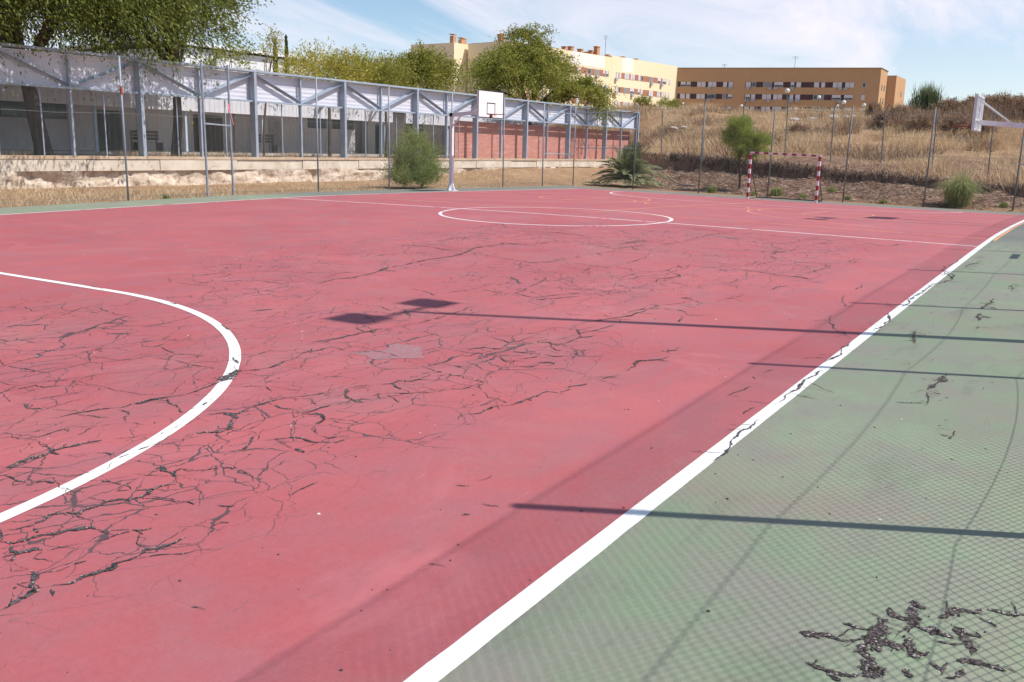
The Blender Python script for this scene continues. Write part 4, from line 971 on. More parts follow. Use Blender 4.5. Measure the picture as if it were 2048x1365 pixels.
# hall with white metal roof
HB = empty('hall_building', (25,50,4), 'large hall with a plain white metal roof rising behind the school', 'building')
b = MB(); b.box(24.5,38.4,45,62,1,8.4); b.build('wall', mat('hall_wall', (.72,.72,.73)), HB)
b = MB(); n = 14; vs_ = []
for i in range(n+1):
    t = i/n; yy = 44.6+17.8*t; zz = 8.62+.45*math.sin(math.pi*min(1, t*1.0+.12)) ; vs_ += [(24.1,yy,zz),(38.8,yy,zz),(24.1,yy,zz-.25),(38.8,yy,zz-.25)]
fs_ = []
for i in range(n): a = 4*i; c_ = a+4; fs_ += [(a,a+1,c_+1,c_),(a+2,c_+2,c_+3,a+3),(a,c_,c_+2,a+2),(a+1,a+3,c_+3,c_+1)]
b.add(vs_, fs_+[(0,2,3,1)]); b.build('roof', mat('white_sheet_roof', (.80,.80,.83), (.75,.75,.79), .6, .5), HB)

# ------------------------------------------------------------------ apartment blocks
OCH = mat('ochre_render', (.53,.325,.18), (.50,.305,.165), .12, .9, c3=(.55,.345,.195), scale3=.5, lo3=.5, hi3=.8)
YEL = mat('yellow_render', (.86,.73,.50), (.83,.69,.45), .06, .9)
CRM = mat('cream_render', (.90,.83,.74), (.88,.80,.70), .3, .9)
BANDR = mat('brick_band', (.44,.20,.12), (.38,.16,.10), 1.5); BANDD = mat('dark_cladding', (.075,.045,.05), (.10,.06,.065), 1.)
BLND = mat('white_shutter', (.68,.66,.68), (.60,.58,.60), 1.); GLD = mat('dark_glass', (.07,.085,.10), (.11,.13,.15), 1., .2); AC = mat('grey_unit', (.42,.41,.40)); SHUTG = mat('grey_shutter', (.28,.26,.27))
CHM = mat('chimney_render', (.50,.26,.14)); 
def unit(P, Q): d = np.array(Q)-np.array(P); return d/np.linalg.norm(d)
def facade(par, P, u, n, wins, rows, bands, bm, hgt=1.15, acs=()):
    for z0, z1 in rows:
        for a, b2 in bands: b = MB(); b.obox(P,u,n,a,b2,-.02,.05,z0,z1); b.build('cladding_band', bm, par)
        for k, (a, b2) in enumerate(wins):
            kk = (k*7+int(z0*3)) % 9; b = MB(); b.obox(P,u,n,a,b2,-.02,.09,z0+.02,z1-.02); wf = b.build('window', BLND, par)
            b = MB()
            if kk == 0: b.obox(P,u,n,a+.08,b2-.08,.092,.10,z0+.1,z1-.1); b.build('pane', GLD, wf)
            elif kk in (3,5): b.obox(P,u,n,a+.08,b2-.08,.092,.10,z0+.1,z0+.1+(z1-z0)*.35); b.build('pane', GLD, wf)
            elif kk == 7: b.obox(P,u,n,a+.05,b2-.05,.092,.10,z0+.06,z1-.06); b.build('shutter', SHUTG, wf)
            else:
                if b2-a > 1.2: mdl = (a+b2)/2; b.obox(P,u,n,mdl-.05,mdl+.05,.092,.11,z0+.05,z1-.05); b.build('mullion', SHUTG, wf)
        for k, a in enumerate(acs):
            if (k+int(z0)) % 4 == 3: continue
            b = MB(); b.obox(P,u,n,a-.4,a+.4,.06,.45,z0-.62,z0-.02); b.build('air_conditioner', AC, par)
rowsZ = [(16.95,18.15),(14.0,15.2),(10.95,12.15),(8.0,9.2)]
# yellow block
PL, QL = (127.0,82.0), (186.9,73.8); u = unit(PL,QL); n = np.array([u[1],-u[0]])
AB = empty('apartment_building', (150,84,5), 'long yellow apartment block, sunlit side with white shutters, left of the brown one', 'building')
b = MB(); b.obox(PL,u,n,0,33.2,-10.5,0,5,20.95); b.obox(PL,u,n,33.2,60.45,-10.5,.02,5,21.3); b.build('wall', YEL, AB)
for a, b2, z0, z1 in ((18.5,30.6,18.5,20.94),(37.2,41.6,18.5,21.28)):
    b = MB(); b.obox(PL,u,n,a,b2,-.1,.035,z0,z1); b.build('cream_panel', CRM, AB)
winL = [(3,4.6),(6,7.2),(9,10.8),(12.5,13.6),(15,16.6),(18.1,19.2),(21.08,22.23),(24.56,25.74),(26.94,28.63),(30.09,30.83),(31.23,32.07),(35.1,35.87),(36.23,37.0),(38.31,40.04),(40.68,42.29),(43.8,44.62),(45.01,45.89),(48.52,50.22),(51.94,53.28),(53.98,55.63),(56.94,57.84)]
facade(AB, PL, u, n, winL, rowsZ, [(2,17.5),(19.49,32.32),(35.0,55.87)], BANDR, acs=(24.3,27.8,35.0,41.5,49.2,53.6))
b = MB(); b.obox(PL,u,n,.02,-.05+33,-10.4,-.05,20.95,21.02); b.build('roof', CHM, AB)
for s_, h_, w_ in ((2,1.1,.8),(21.8,.8,.6),(24,1.,.9),(27.4,.8,.8),(31.2,.9,.5),(33.4,1.9,1.0),(37.5,.6,.6),(43.5,.7,.6),(48.8,.7,.6)):
    b = MB(); b.obox(PL,u,n,s_-w_/2,s_+w_/2,-4.5,-3.6,20.9,21.3+h_); b.obox(PL,u,n,s_-w_/2-.1,s_+w_/2+.1,-4.6,-3.5,21.32+h_,21.5+h_); b.build('chimney', CHM, AB)
b = MB(); b.obox(PL,u,n,31.5,34.5,-7,-4.7,20.9,22.2); b.build('stair_head', CHM, AB)
b = MB(); b.tube([tuple(np.array([*(np.array(PL)+u*36.5-n*4),21.3])),tuple(np.array([*(np.array(PL)+u*36.5-n*4),26.]))], .06, 5); p0 = np.array(PL)+u*36.5-n*4
for k in range(3): b.beam((p0[0]-.6,p0[1]+.3,25.9-.35*k),(p0[0]+.6,p0[1]-.3,25.9-.35*k), .05)
b.build('antenna', GALV, AB)
# shaded yellow block further left
AC_ = empty('apartment_building', (130,98,5), 'short yellow apartment block seen above the trees, left of the long one', 'building')
b = MB(); b.prism([(125.0,93.2),(131.5,92.8),(133,103.6),(125.4,103.8)], 5, 20.9); b.build('wall', YEL, AC_)
b = MB(); b.prism([(131.6,88.5),(137,88.5),(137,93.5),(131.6,92.79)], 5, 18.9); b.build('link_wall', YEL, AC_)
for k, (x, y) in enumerate(((126.0,94.2),(129.0,94.4),(131.0,95.2))):
    b = MB(); b.box(x-.45,x+.45,y-.4,y+.4,20.85,21.9+.3*(k==0)); b.box(x-.55,x+.55,y-.5,y+.5,22.1+.3*(k==0),22.25+.3*(k==0)); b.build('chimney', CHM, AC_)
b = MB(); b.box(131.52,131.59,88.9,92.4,15.6,17.6); b.build('window', GLD, AC_)
for y in (96.,99.,102.): b = MB(); b.box(125.0+.019*(y-93)-.12,125.2,y-.6,y+.6,15.6,16.8); b.build('window', BLND, AC_)
# brown block
PR, QR = (187.0,73.8), (199.1,31.0); u = unit(PR,QR); n = np.array([u[1],-u[0]])
BB = empty('apartment_building', (195,52,5), 'long brown apartment block in shade with dark window bands behind the dry hill', 'building')
b = MB(); b.prism([PR,QR,(208.3,31.3),(196.3,76.3)], 5, 20.92); b.build('wall', OCH, BB)
b = MB(); b.prism([(PR[0]-.1,PR[1]),(QR[0]-.1,QR[1]-.12),(208.4,31.15),(196.4,76.4)], 20.93, 21.05); b.build('roof', mat('roof_edge', (.25,.13,.08)), BB)
b = MB(); b.prism([(208.4,31.6),(208.8,29.4),(221,29.4),(220,35.0)], 5, 20.1); b.build('side_wing', OCH, BB)
winR = [(1.0,2.09),(2.36,3.25),(4.79,6.67),(7.29,9.13),(10.67,11.54),(11.91,12.86),(15.81,16.85),(17.11,18.02),(19.58,21.52),(22.04,23.96),(25.62,26.39),(26.85,27.86),(30.69,31.75),(32.2,33.0),(34.7,36.56),(37.3,39.15),(40.87,41.61)]
facade(BB, PR, u, n, winR, [(16.75,17.9),(14.05,15.2),(11.3,12.45),(8.5,9.7)], [(.32,12.92),(15.7,39.2)], BANDD, acs=(7.5,12.3,16.2,17.5,21.,22.4,26.,27.3,36.2,37.4))
us = unit(QR,(208.3,31.3)); ns = np.array([us[1],-us[0]])
for z0 in (16.4,13.6,10.8):
    for a in (2.6,5.9): b = MB(); b.obox(QR,us,ns,a,a+.9,-.05,.04,z0,z0+1.2); b.build('window', GLD, BB)
    b = MB(); b.obox((208.9,29.4),(1,0),(0,-1),7,8.4,-.05,.06,z0-.6,z0+.6); b.build('window', GLD, BB)
for p_, h_ in (((198.,49.7),3.),((192.3,64.4),1.2)):
    b = MB(); b.tube([(p_[0],p_[1],20.9),(p_[0],p_[1],20.9+h_)], .05, 5)
    for k in range(2): b.beam((p_[0],p_[1]-.7,20.8+h_-.3*k),(p_[0],p_[1]+.7,20.8+h_-.3*k), .05)
    b.build('antenna', GALV, BB)

# ------------------------------------------------------------------ street lamps behind the hill
GLOBE = mat('milky_globe', (.75,.80,.76), None, rough=.25); LPOST = mat('lamp_post_grey', (.20,.22,.20))
for (x, y, z, r_, wh) in ((75.15,15.73,8.19,.30,'tallest globe lamp above the goal'),(75.96,12.74,7.58,.24,'globe lamp against the brown block, second right of the tallest'),(76.52,10.39,7.10,.26,'globe lamp just right of the middle of the crest'),
        (72.44,23.85,6.6,.17,'small globe lamp below the left end of the brown block'),(73.84,19.96,6.66,.18,'small globe lamp peeping over the crest above the small green tree'),(71.78,25.53,6.8,.15,'small globe lamp by the corner where both blocks meet'),
        (76.93,8.52,6.85,.22,'globe lamp near the right corner of the brown block'),(76.44,10.96,6.75,.18,'low globe lamp half hidden behind the crest'),(78.79,-5.11,7.3,.24,'globe lamp among the dry shrubs behind the right backboard'),(78.,2.6,7.1,.17,'small globe lamp right of the brown block against the sky')):
    r_ *= .78; t = empty('street_lamp', (x,y,5.2), wh, 'street lamp', 'globe street lamps behind the hill')
    b = MB(); b.tube([(x,y,4.6),(x,y,z-r_)], .04, 6); b.build('pole', LPOST, t)
    b = MB(); b.sphere((x,y,z), r_, 14, 8); b.build('globe', GLOBE, t, True)
    b = MB(); b.tube([(x,y,z-r_-.08),(x,y,z-r_+.06)], .09, 8); b.build('collar', LPOST, t)

# ------------------------------------------------------------------ vegetation helpers
def quads(C, A, B):   # centres, half-long axes, half-short axes
    V = np.stack([C-A, C+B-A*.2, C+A, C-B-A*.2], 1).reshape(-1,3); F = np.arange(len(V)).reshape(-1,4); return V, F
def rnd(rng, n):
    v = rng.normal(0,1,(n,3)); return v/np.linalg.norm(v,axis=1)[:,None]
def crown(rng, ctr, rad, nc, nt_, nl, tl, ls, asp=.38, up=.25, droop=.35, out=.8, shell=.45, clump=.12, spread=1.2, flat=None):
    ctr = np.array(ctr,float); rad = np.array(rad,float)
    d = rnd(rng, nc); d[:,2] = np.where(d[:,2] < -.6, -d[:,2], d[:,2]); rr = (shell+(1-shell)*rng.rand(nc)**.6)*(.86+.28*rng.rand(nc))
    cc = ctr+d*rad*rr[:,None]
    o = np.repeat(cc, nt_, 0)+rng.normal(0,1,(nc*nt_,3))*rad*clump
    dc = d*out+rng.normal(0,1,(nc,3))*.45*spread; dr = np.repeat(dc, nt_, 0)+rng.normal(0,1,(nc*nt_,3))*.26*spread; dr[:,2] += up; dr /= np.linalg.norm(dr,axis=1)[:,None]
    ln = tl*rng.uniform(.45,1.3,len(o))
    t = (np.arange(nl)+.5)/nl; T = np.tile(t,(len(o),1))+rng.uniform(-.5/nl,.5/nl,(len(o),nl))
    P = o[:,None]+dr[:,None]*(ln[:,None]*T)[...,None]; P[...,2] -= droop*(ln[:,None]*T**2)
    P = P.reshape(-1,3)+rng.normal(0,ls*.45,(P.shape[0]*P.shape[1],3))
    ax = np.repeat(dr, nl, 0)+rnd(rng, len(P))*.75; ax[:,2] -= droop*.8; ax /= np.linalg.norm(ax,axis=1)[:,None]
    b = np.cross(ax, rnd(rng, len(P))); b /= np.linalg.norm(b,axis=1)[:,None]+1e-9
    s = ls*rng.uniform(.6,1.3,len(P))[:,None]
    V, F = quads(P, ax*s*.5, b*s*.5*asp)
    return V, F, cc
def limbs(mb, base, top, cc, r0, rng, n=7, k=None):
    idx = np.arange(len(cc)) if k is None else rng.choice(len(cc), min(k,len(cc)), replace=False)
    top = np.array(top)
    for i in idx:
        c = cc[i]; m1 = top+(c-top)*.4+rng.normal(0,.12,3)+np.array([0,0,.12*np.linalg.norm(c-top)])
        mb.tube([top, m1, top+(c-top)*.75+rng.normal(0,.06,3), c], [r0, r0*.6, r0*.35, r0*.12], n, False)
BARK = mat('bark', (.09,.065,.052), (.14,.105,.085), 6, .95, bmp=1., bscale=12, bdist=.05, stretch=(2,2,.4))
LF = {}
def leafm(name, c1, c2, isl=.45): 
    if name not in LF: LF[name] = mat(name, c1, c2, .7, .55, isl=isl, trans=.33, spec=.2)
    return LF[name]
def tree(name, label, base, top, r0, ctr, rad, nc, nt_, nl, tl, ls, lm, seed, lk=14, cat='tree', group=None, extra=(), **kw):
    rng = np.random.RandomState(seed); t = empty(name, base, label, cat, group)
    Vs, Fs, CC, nb = [], [], [], 0
    for (c_, r_, nc_) in [(ctr, rad, nc)]+list(extra):
        V, F, cc = crown(rng, c_, r_, nc_, nt_, nl, tl, ls, **kw); Vs.append(V); Fs.append(F+nb); nb += len(V); CC.append(cc)
    mesh_obj('crown', np.concatenate(Vs), np.concatenate(Fs), lm, t)
    mb = MB(); b0 = np.array(base,float); t0 = np.array(top,float); mid = (b0+t0)/2+rng.normal(0,.05,3)
    mb.tube([b0-np.array([0,0,.3]), b0+(mid-b0)*.3, mid, t0], [r0*1.35, r0*1.08, r0, r0*.8], 10)
    limbs(mb, base, top, np.concatenate(CC), r0*.55, rng, 6, lk); mb.build('trunk', BARK, t, True)
    return t
ELM = leafm('elm_leaves', (.105,.150,.034), (.20,.225,.05)); ELM2 = leafm('elm_leaves_warm', (.20,.235,.045), (.34,.32,.07)); YLW = leafm('yellowing_leaves', (.32,.32,.06), (.48,.40,.085)); DKG = leafm('dark_leaves', (.05,.08,.022), (.09,.12,.03))
tree('elm_tree', 'big dark green tree with a thick leaning trunk behind the left end of the screen', (.55,23.6,1.1), (-.1,23.4,4.3), .30, (-1.2,22.6,8.3), (6.8,5.0,3.7), 400, 17, 18, 1.7, .15, ELM, 1, 10, up=.05, droop=.8, shell=.3, extra=[((-3.0,21.4,7.8),(2.6,1.8,2.2),80),((-4.5,21.2,7.4),(3.4,1.8,1.7),60),((1.6,21.4,7.3),(3.2,1.8,1.6),60)])
tree('elm_tree', 'dense green tree with long side sprays, second from the left behind the screen', (6.75,23.6,1.1), (6.9,23.5,4.4), .20, (5.9,23.8,8.4), (2.8,4.0,3.6), 260, 17, 19, 1.6, .16, ELM, 2, 12, up=.1, droop=.6, shell=.3, extra=[((8.6,23.4,8.8),(1.0,1.2,1.3),9)])
tree('young_tree', 'thin yellow tree standing up before the white hall roof', (13.6,25.3,1.1), (13.9,25.2,4.6), .06, (14.2,25.2,6.5), (.55,.5,1.1), 16, 7, 9, .5, .12, YLW, 3, 10, up=.5, droop=.1, extra=[((15.4,25.2,5.6),(.7,.6,.45),10)])
tree('young_tree', 'low green tree just left of the thin yellow one', (12.3,26.,1.1), (12.3,26.,4.4), .07, (12.2,26.,5.5), (1.3,1.0,.8), 22, 10, 10, .7, .12, ELM2, 4, 10, up=.3, droop=.4)
tree('elm_tree', 'loose yellowish tree row start behind the third and fourth bays', (18.25,25.,1.1), (18.3,25.,4.5), .10, (20.2,26.5,5.5), (3.7,1.6,.85), 150, 6, 15, 1.75, .15, YLW, 5, 8, up=1.0, droop=.3, shell=.1)
tree('elm_tree', 'pale green loose tree behind the fourth bay of the screen', (22.7,24.6,1.1), (22.9,24.8,4.4), .09, (24.3,26.8,5.7), (2.3,1.6,1.05), 110, 7, 15, 1.6, .15, ELM2, 6, 6, up=.6, droop=.35, shell=.1)
tree('elm_tree', 'olive green tree before the yellow block, left of the biggest one', (26.5,25.5,1.1), (27.2,26.,4.4), .12, (28.9,26.8,6.3), (2.5,2.0,1.2), 150, 11, 17, 1.4, .16, ELM2, 7, 6, up=.35, droop=.5, shell=.1)
tree('elm_tree', 'broad feathery green tree hanging over the screen before the yellow block', (41,26,1.1), (41,25.6,4.6), .28, (40.2,25.8,7.5), (3.3,3.2,1.7), 170, 12, 22, 1.8, .17, leafm('elm_leaves_mid', (.18,.22,.040), (.33,.31,.065)), 8, 10, up=.3, droop=.7, shell=.2,
     extra=[((43.0,22.4,5.9),(2.1,2.0,.8),60),((37.2,25.5,6.7),(1.8,2.2,1.2),44),((40.9,26,9.6),(1.5,1.6,.8),22),((43.4,26,7.9),(1.7,2,1.0),36)])
for k, (x, h) in enumerate(((24.6,3.),(20.6,2.6))): pass
# cypress tips behind
cy = empty('cypress', (30,44,1), 'pair of dark narrow cypress tips above the yellowish trees', 'tree')
rng = np.random.RandomState(31); Vs = []; Fs = []; nb = 0
for x, y, z in ((31.6,43,9.6),(32.4,42.6,9.9)):
    n_ = 1500; zt = rng.rand(n_)**.8; P = np.c_[x+rng.normal(0,1,n_)*.16*(1-zt*.8), y+rng.normal(0,1,n_)*.16*(1-zt*.8), z-5+5*zt]
    a = np.tile([0,0,1.],(n_,1))+rnd(rng,n_)*.5; bb = np.cross(a, rnd(rng,n_)); bb /= np.linalg.norm(bb,axis=1)[:,None]; V, F = quads(P, a*.12, bb*.04); Vs.append(V); Fs.append(F+nb); nb += len(V)
mesh_obj('crown', np.concatenate(Vs), np.concatenate(Fs), DKG, cy)
# feathery bush by the left basket
tree('tamarisk_bush', 'feathery green bush behind the fence next to the left basketball stand', (11.1,12.95,.05), (11.1,13.0,.5), .06, (11.1,13.3,.46), (1.45,.8,.46), 210, 9, 20, .95, .075, leafm('tamarisk_green', (.21,.28,.09), (.34,.37,.13)), 9, 20, 'bush', up=1.5, droop=.3, shell=.15, asp=.22, out=.5, extra=[((11.1,13.05,.26),(1.35,.45,.2),60),((10.5,13.3,1.1),(.6,.6,.6),40),((11.7,13.3,1.2),(.6,.6,.6),40),((11.1,13.3,1.7),(.4,.4,.5),26)])
# small round pine behind the fence
tree('pine_tree', 'small bright green tree with a bare stem behind the goal on the bank', (27.3,4.15,-.05), (27.3,4.3,1.6), .055, (27.3,4.45,2.75), (.74,.7,.85), 110, 18, 14, .36, .09, leafm('pine_needles', (.24,.31,.06), (.38,.40,.10)), 10, 16, up=.3, droop=.1, asp=.16, extra=[((27.5,3.35,2.25),(.68,.6,.5),70),((27.3,4.0,1.9),(.75,.6,.42),50)])
# palm
pm = empty('palm', (26.5,10.3,-.05), 'low bushy date palm with arching fronds behind the far left fence corner', 'palm')
rng = np.random.RandomState(12); Vs = []; Fs = []; nb = 0; rach = MB()
for i in range(80):
    az = rng.uniform(0,2*np.pi); el = rng.uniform(.12,1.35); Lf = rng.uniform(1.7,2.75); t = np.linspace(0.02,1,26)
    h = np.array([math.cos(az),math.sin(az),0]); d0 = h*math.cos(el)+np.array([0,0,math.sin(el)])
    P = np.array([26.5,10.3,.25])+d0*(Lf*t)[:,None]; P[:,2] -= .42*Lf*t**2.2*(math.cos(el)+.2)
    P[:,2] = np.maximum(P[:,2], .02)
    rach.tube(P[::5], [.012,.010,.008,.006,.005,.004][:len(P[::5])], 4, False)
    T = np.gradient(P,axis=0); T /= np.linalg.norm(T,axis=1)[:,None]; side = np.cross(T,[0,0,1.]); side /= np.linalg.norm(side,axis=1)[:,None]+1e-9
    for s in (-1,1):
        for q in (0,.5):
            C = P[3:]+(T[3:]*Lf/26*q); ax = side[3:]*s*.85+T[3:]*.6+np.array([0,0,.25])+rng.normal(0,.08,(len(C),3)); ll = (.42*np.sin(np.pi*np.clip(t[3:],.08,.96))**.5)[:,None]
            ax = ax/np.linalg.norm(ax,axis=1)[:,None]; bb = np.cross(ax,T[3:]); bb = np.cross(ax, bb); bb /= np.linalg.norm(bb,axis=1)[:,None]
            V, F = quads(C+ax*ll*.5, ax*ll*.5, bb*.024); Vs.append(V); Fs.append(F+nb); nb += len(V)
mesh_obj('fronds', np.concatenate(Vs), np.concatenate(Fs), leafm('palm_green', (.20,.245,.125), (.34,.36,.20)), pm); rach.build('leaf_stalks', mat('stalk', (.22,.22,.10)), pm)
def blades(rng, ox, oy, oz, n, hmin, hmax, spread, wd, lean=.6, rad=.2, bend=.5):
    az = rng.uniform(0,2*np.pi,n); o = np.c_[ox+rng.normal(0,rad,n), oy+rng.normal(0,rad,n), np.full(n,0.)+oz]
    h = rng.uniform(hmin,hmax,n); l = rng.uniform(0,spread,n); dx, dy = np.cos(az)*l, np.sin(az)*l
    p1 = o+np.c_[dx*.35*h, dy*.35*h, h*.62]; p2 = o+np.c_[dx*h, dy*h, h*(1-bend*l/spread)]
    sx = np.c_[-np.sin(az+rng.normal(0,.5,n)), np.cos(az), np.zeros(n)]*wd/2
    V = np.stack([o-sx, o+sx, p1+sx*.8, p1-sx*.8, p2], 1).reshape(-1,3)
    b = np.arange(n)[:,None]*5; F = np.concatenate([b+np.array([0,1,2,3]), b+np.array([3,2,4,4])], 0)
    return V, F
def tri_clean(F): return [tuple(f) if f[2] != f[3] else tuple(f[:3]) for f in F.tolist()]
pg = tag(mesh_obj('pampas_grass', *[(lambda V, F: (V, tri_clean(F)))(*blades(np.random.RandomState(3), 24.75, -6.75, -.28, 1900, .8, 1.95, .95, .022, rad=.16, bend=.7))][0], leafm('pampas_green', (.25,.32,.10), (.46,.45,.22))), 'large clump of arching green grass at the foot of the right bank', 'grass clump')
rd = np.random.RandomState(14)
V, F = blades(rd, 62., .55, 5.3, 900, 1.0, 3.0, .5, .07, rad=.42, bend=.35)
tag(mesh_obj('reed_clump', V, tri_clean(F), leafm('reed_green', (.12,.18,.08), (.24,.27,.15))), 'green reed clump standing up on the skyline right of the brown block', 'reeds')
# weeds
def weed(x, y, h, lab, m, seed, n=260, z=None):
    V, F = blades(np.random.RandomState(seed), x, y, float(terr(x,y)) if z is None else z, n, h*.4, h, .8, h*.035, rad=h*.22, bend=.4)
    tag(mesh_obj('weed', V, tri_clean(F), m), lab, 'weed', 'green weeds around the court')
WG = leafm('weed_green', (.20,.28,.07), (.34,.36,.12))
weed(25.3,1.6,.55,'leafy green weed behind the goal mouth',WG,1,420); weed(26.4,-.8,.45,'small green weed right of the goal on the bank',WG,2); weed(25.2,-1.9,.28,'tiny green weed right of the goal by a fence post',WG,3)
weed(25.4,5.0,.5,'dark green weed beside the second post of the far fence',WG,5); weed(24.8,2.6,.3,'low green weed just left behind the goal',WG,6); weed(24.9,.2,.35,'low green weed just right behind the goal mouth',WG,7)
weed(-2.2,12.75,.25,'single green tuft at the foot of the left fence',WG,8,120); weed(24.6,-3.6,.3,'dry green tuft between goal and grass clump',WG,9); weed(24.5,-8.6,.35,'yellow green tuft right of the grass clump',WG,10)
weed(-16.55,-12.12,.16,'small pale weed nearest the fence at the right picture edge',leafm('pale_weed',(.35,.33,.2),(.5,.45,.3)),11,90,.03); weed(-17.1,-12.08,.2,'dark green weed low at the right picture edge',WG,12,90,.02); weed(-17.5,-12.0,.22,'broad green weed in the bottom right corner',WG,13,120,.02)

# ------------------------------------------------------------------ dry grass, scrub, bank litter
STRAW = mat('straw', (.55,.38,.22), (.76,.59,.38), .5, .8, isl=.45, trans=.25, spec=.1)
STRAWD = mat('brown_scrub', (.27,.17,.11), (.42,.29,.19), .5, .9, isl=.5, trans=.1, spec=.1)
def scatter(rng, n, xr, yr, ok):
    x = rng.uniform(*xr, n); y = rng.uniform(*yr, n); k = ok(x, y); return x[k], y[k]
def multi(rng, x, y, h, wd, lean):
    n = len(x); az = rng.uniform(0,2*np.pi,n); z = terr(x, y)-.05; o = np.c_[x,y,z]
    dx = np.cos(az)*lean*rng.rand(n); dy = np.sin(az)*lean*rng.rand(n); a2 = rng.uniform(0,np.pi,n); s = np.c_[np.cos(a2),np.sin(a2),np.zeros(n)]*(wd*rng.uniform(.5,1.3,n))[:,None]/2
    p2 = o+np.c_[dx*h,dy*h,h]
    V = np.stack([o-s,o+s,p2+s*.25,p2-s*.25],1).reshape(-1,3); return V, np.arange(len(V)).reshape(-1,4)
rng = np.random.RandomState(21)
dE = lambda x, y: x-np.interp(y, EY, EX)
ok = lambda x, y: (dE(x,y) > -.2) & (dE(x,y) < 36) & ~((y > 21) & (x < 52.2)) & (rng.rand(len(x)) < .25+1.7*(fnoise(x,y,.6,4)+.22))
x, y = scatter(rng, 210000, (29.5,70), (-17,34), ok); cl_ = fnoise(x,y,.4,3)
h = (.20+.48*rng.rand(len(x)))*np.clip(1+1.8*cl_,.3,1.7)*(.55+.45*sm(dE(x,y)/1.5))
V, F = multi(rng, x, y, h, .034, 1.3); tag(mesh_obj('dry_grass', V, F, STRAW), 'tall straw coloured grass covering the hill', 'grass', kind='stuff')
ok = lambda x, y: (dE(x,y) > 1) & (dE(x,y) < 36) & ~((y > 21) & (x < 52.2)) & (fnoise(x,y,.32,4) > .08)
x, y = scatter(rng, 130000, (30,70), (-17,34), ok); V, F = multi(rng, x, y, .25+.5*rng.rand(len(x)), .05, 1.4)
x, y = rng.uniform(50,66,52000), rng.uniform(-12,2.6,52000); k_ = fnoise(x,y,.45,3) > -.12-.10*(x>58); x, y = x[k_], y[k_]
V2, F2 = multi(rng, x, y, (.35+.75*rng.rand(len(x)))*np.clip(1+1.5*fnoise(x,y,.8,3),.4,1.6), .045, .75); F = np.concatenate([F, F2+len(V)]); V = np.concatenate([V, V2])
tag(mesh_obj('brown_scrub', V, F, STRAWD), 'patches of brown scrub between the dry grass on the hill', 'scrub', kind='stuff')
# left strip grass
ok = lambda x, y: (rng.rand(len(x)) < .05+2.4*fnoise(x,y,.5,3)+.5*(x < 2))
x, y = scatter(rng, 38000, (-12,32), (12.5,20.9), ok); V, F = multi(rng, x, y, .07+.16*rng.rand(len(x)), .022, 1.1)
tag(mesh_obj('strip_grass', V, F, STRAW), 'short dry grass on the strip between left fence and wall', 'grass', kind='stuff')
ok = lambda x, y: (fnoise(x,y,.45,3) > .02)
x, y = scatter(rng, 9000, (-14,30), (21.9,25.4), ok); V, F = multi(rng, x, y, .08+.25*rng.rand(len(x)), .03, 1.)
tag(mesh_obj('dry_weeds', V, F, STRAW), 'low dry weeds under the screen on top of the wall', 'grass', kind='stuff')
# bank litter and roots
ok = lambda x, y: (dE(x,y) > -6.5) & (dE(x,y) < .4) & (x > 24.2)
x, y = scatter(rng, 90000, (24,50), (-16,19), ok); n_ = len(x); z = terr(x,y)+.02; a = rnd(rng,n_); a[:,2] = np.abs(a[:,2])*.5-.1; a *= rng.uniform(.05,.30,n_)[:,None]; bb = rnd(rng,n_)*.016
V, F = quads(np.c_[x,y,z+.02], a, bb); tag(mesh_obj('bank_litter', V, F, mat('dead_stems', (.22,.14,.10), (.50,.37,.28), 1., .9, isl=.6, spec=.1)), 'dead stems and roots strewn over the earth bank', 'litter', kind='stuff')
# hanging roots at the lip of the bank
x0 = rng.uniform(-14,12,5200); xx = np.interp(x0, EY, EX)+rng.normal(-.1,.18,5200); zt = terr(xx+.4,x0)+.08; 
P = np.c_[xx,x0,zt-rng.uniform(0,.5,5200)]; a = np.c_[rng.normal(-.25,.3,5200),rng.normal(0,.3,5200),rng.uniform(-1,-.2,5200)]*rng.uniform(.08,.22,5200)[:,None]
V, F = quads(P, a*1.3, rnd(rng,5200)*.02); tag(mesh_obj('hanging_roots', V, F, mat('root_grey', (.19,.135,.105), (.075,.05,.04), 1., .9, isl=.5)), 'tangled roots hanging from the lip of the bank', 'roots', kind='stuff')
# dry shrubs on the hill
def shrub(x, y, h, w_, seed, lab, m, z=None):
    h *= .62; w_ *= .8; zb = float(terr(x,y)); t = empty('dry_shrub', (x,y,zb), lab, 'shrub', 'dry shrubs on the right of the hill'); rg = np.random.RandomState(seed); st = MB(); tips = []
    for k in range(10):
        az = rg.uniform(0,6.28); l = rg.uniform(.1,.5)*w_; p2 = (x+math.cos(az)*l,y+math.sin(az)*l,zb+h*rg.uniform(.6,1.)); st.tube([(x,y,zb-.1),(x+math.cos(az)*l*.4,y+math.sin(az)*l*.4,zb+h*.45),p2], [.03,.02,.008], 5, False); tips.append(p2)
    st.build('stems', mat('shrub_stem', (.10,.07,.055)), t)
    V, F, _ = crown(rg, (x,y,zb+h*.55), (w_*.5,w_*.5,h*.42), 60, 11, 9, .45, .12, up=.8, droop=.1, shell=.2, asp=.35); mesh_obj('foliage', V, F, m, t)
RUST = leafm('rust_leaves', (.27,.165,.105), (.42,.29,.19)); 
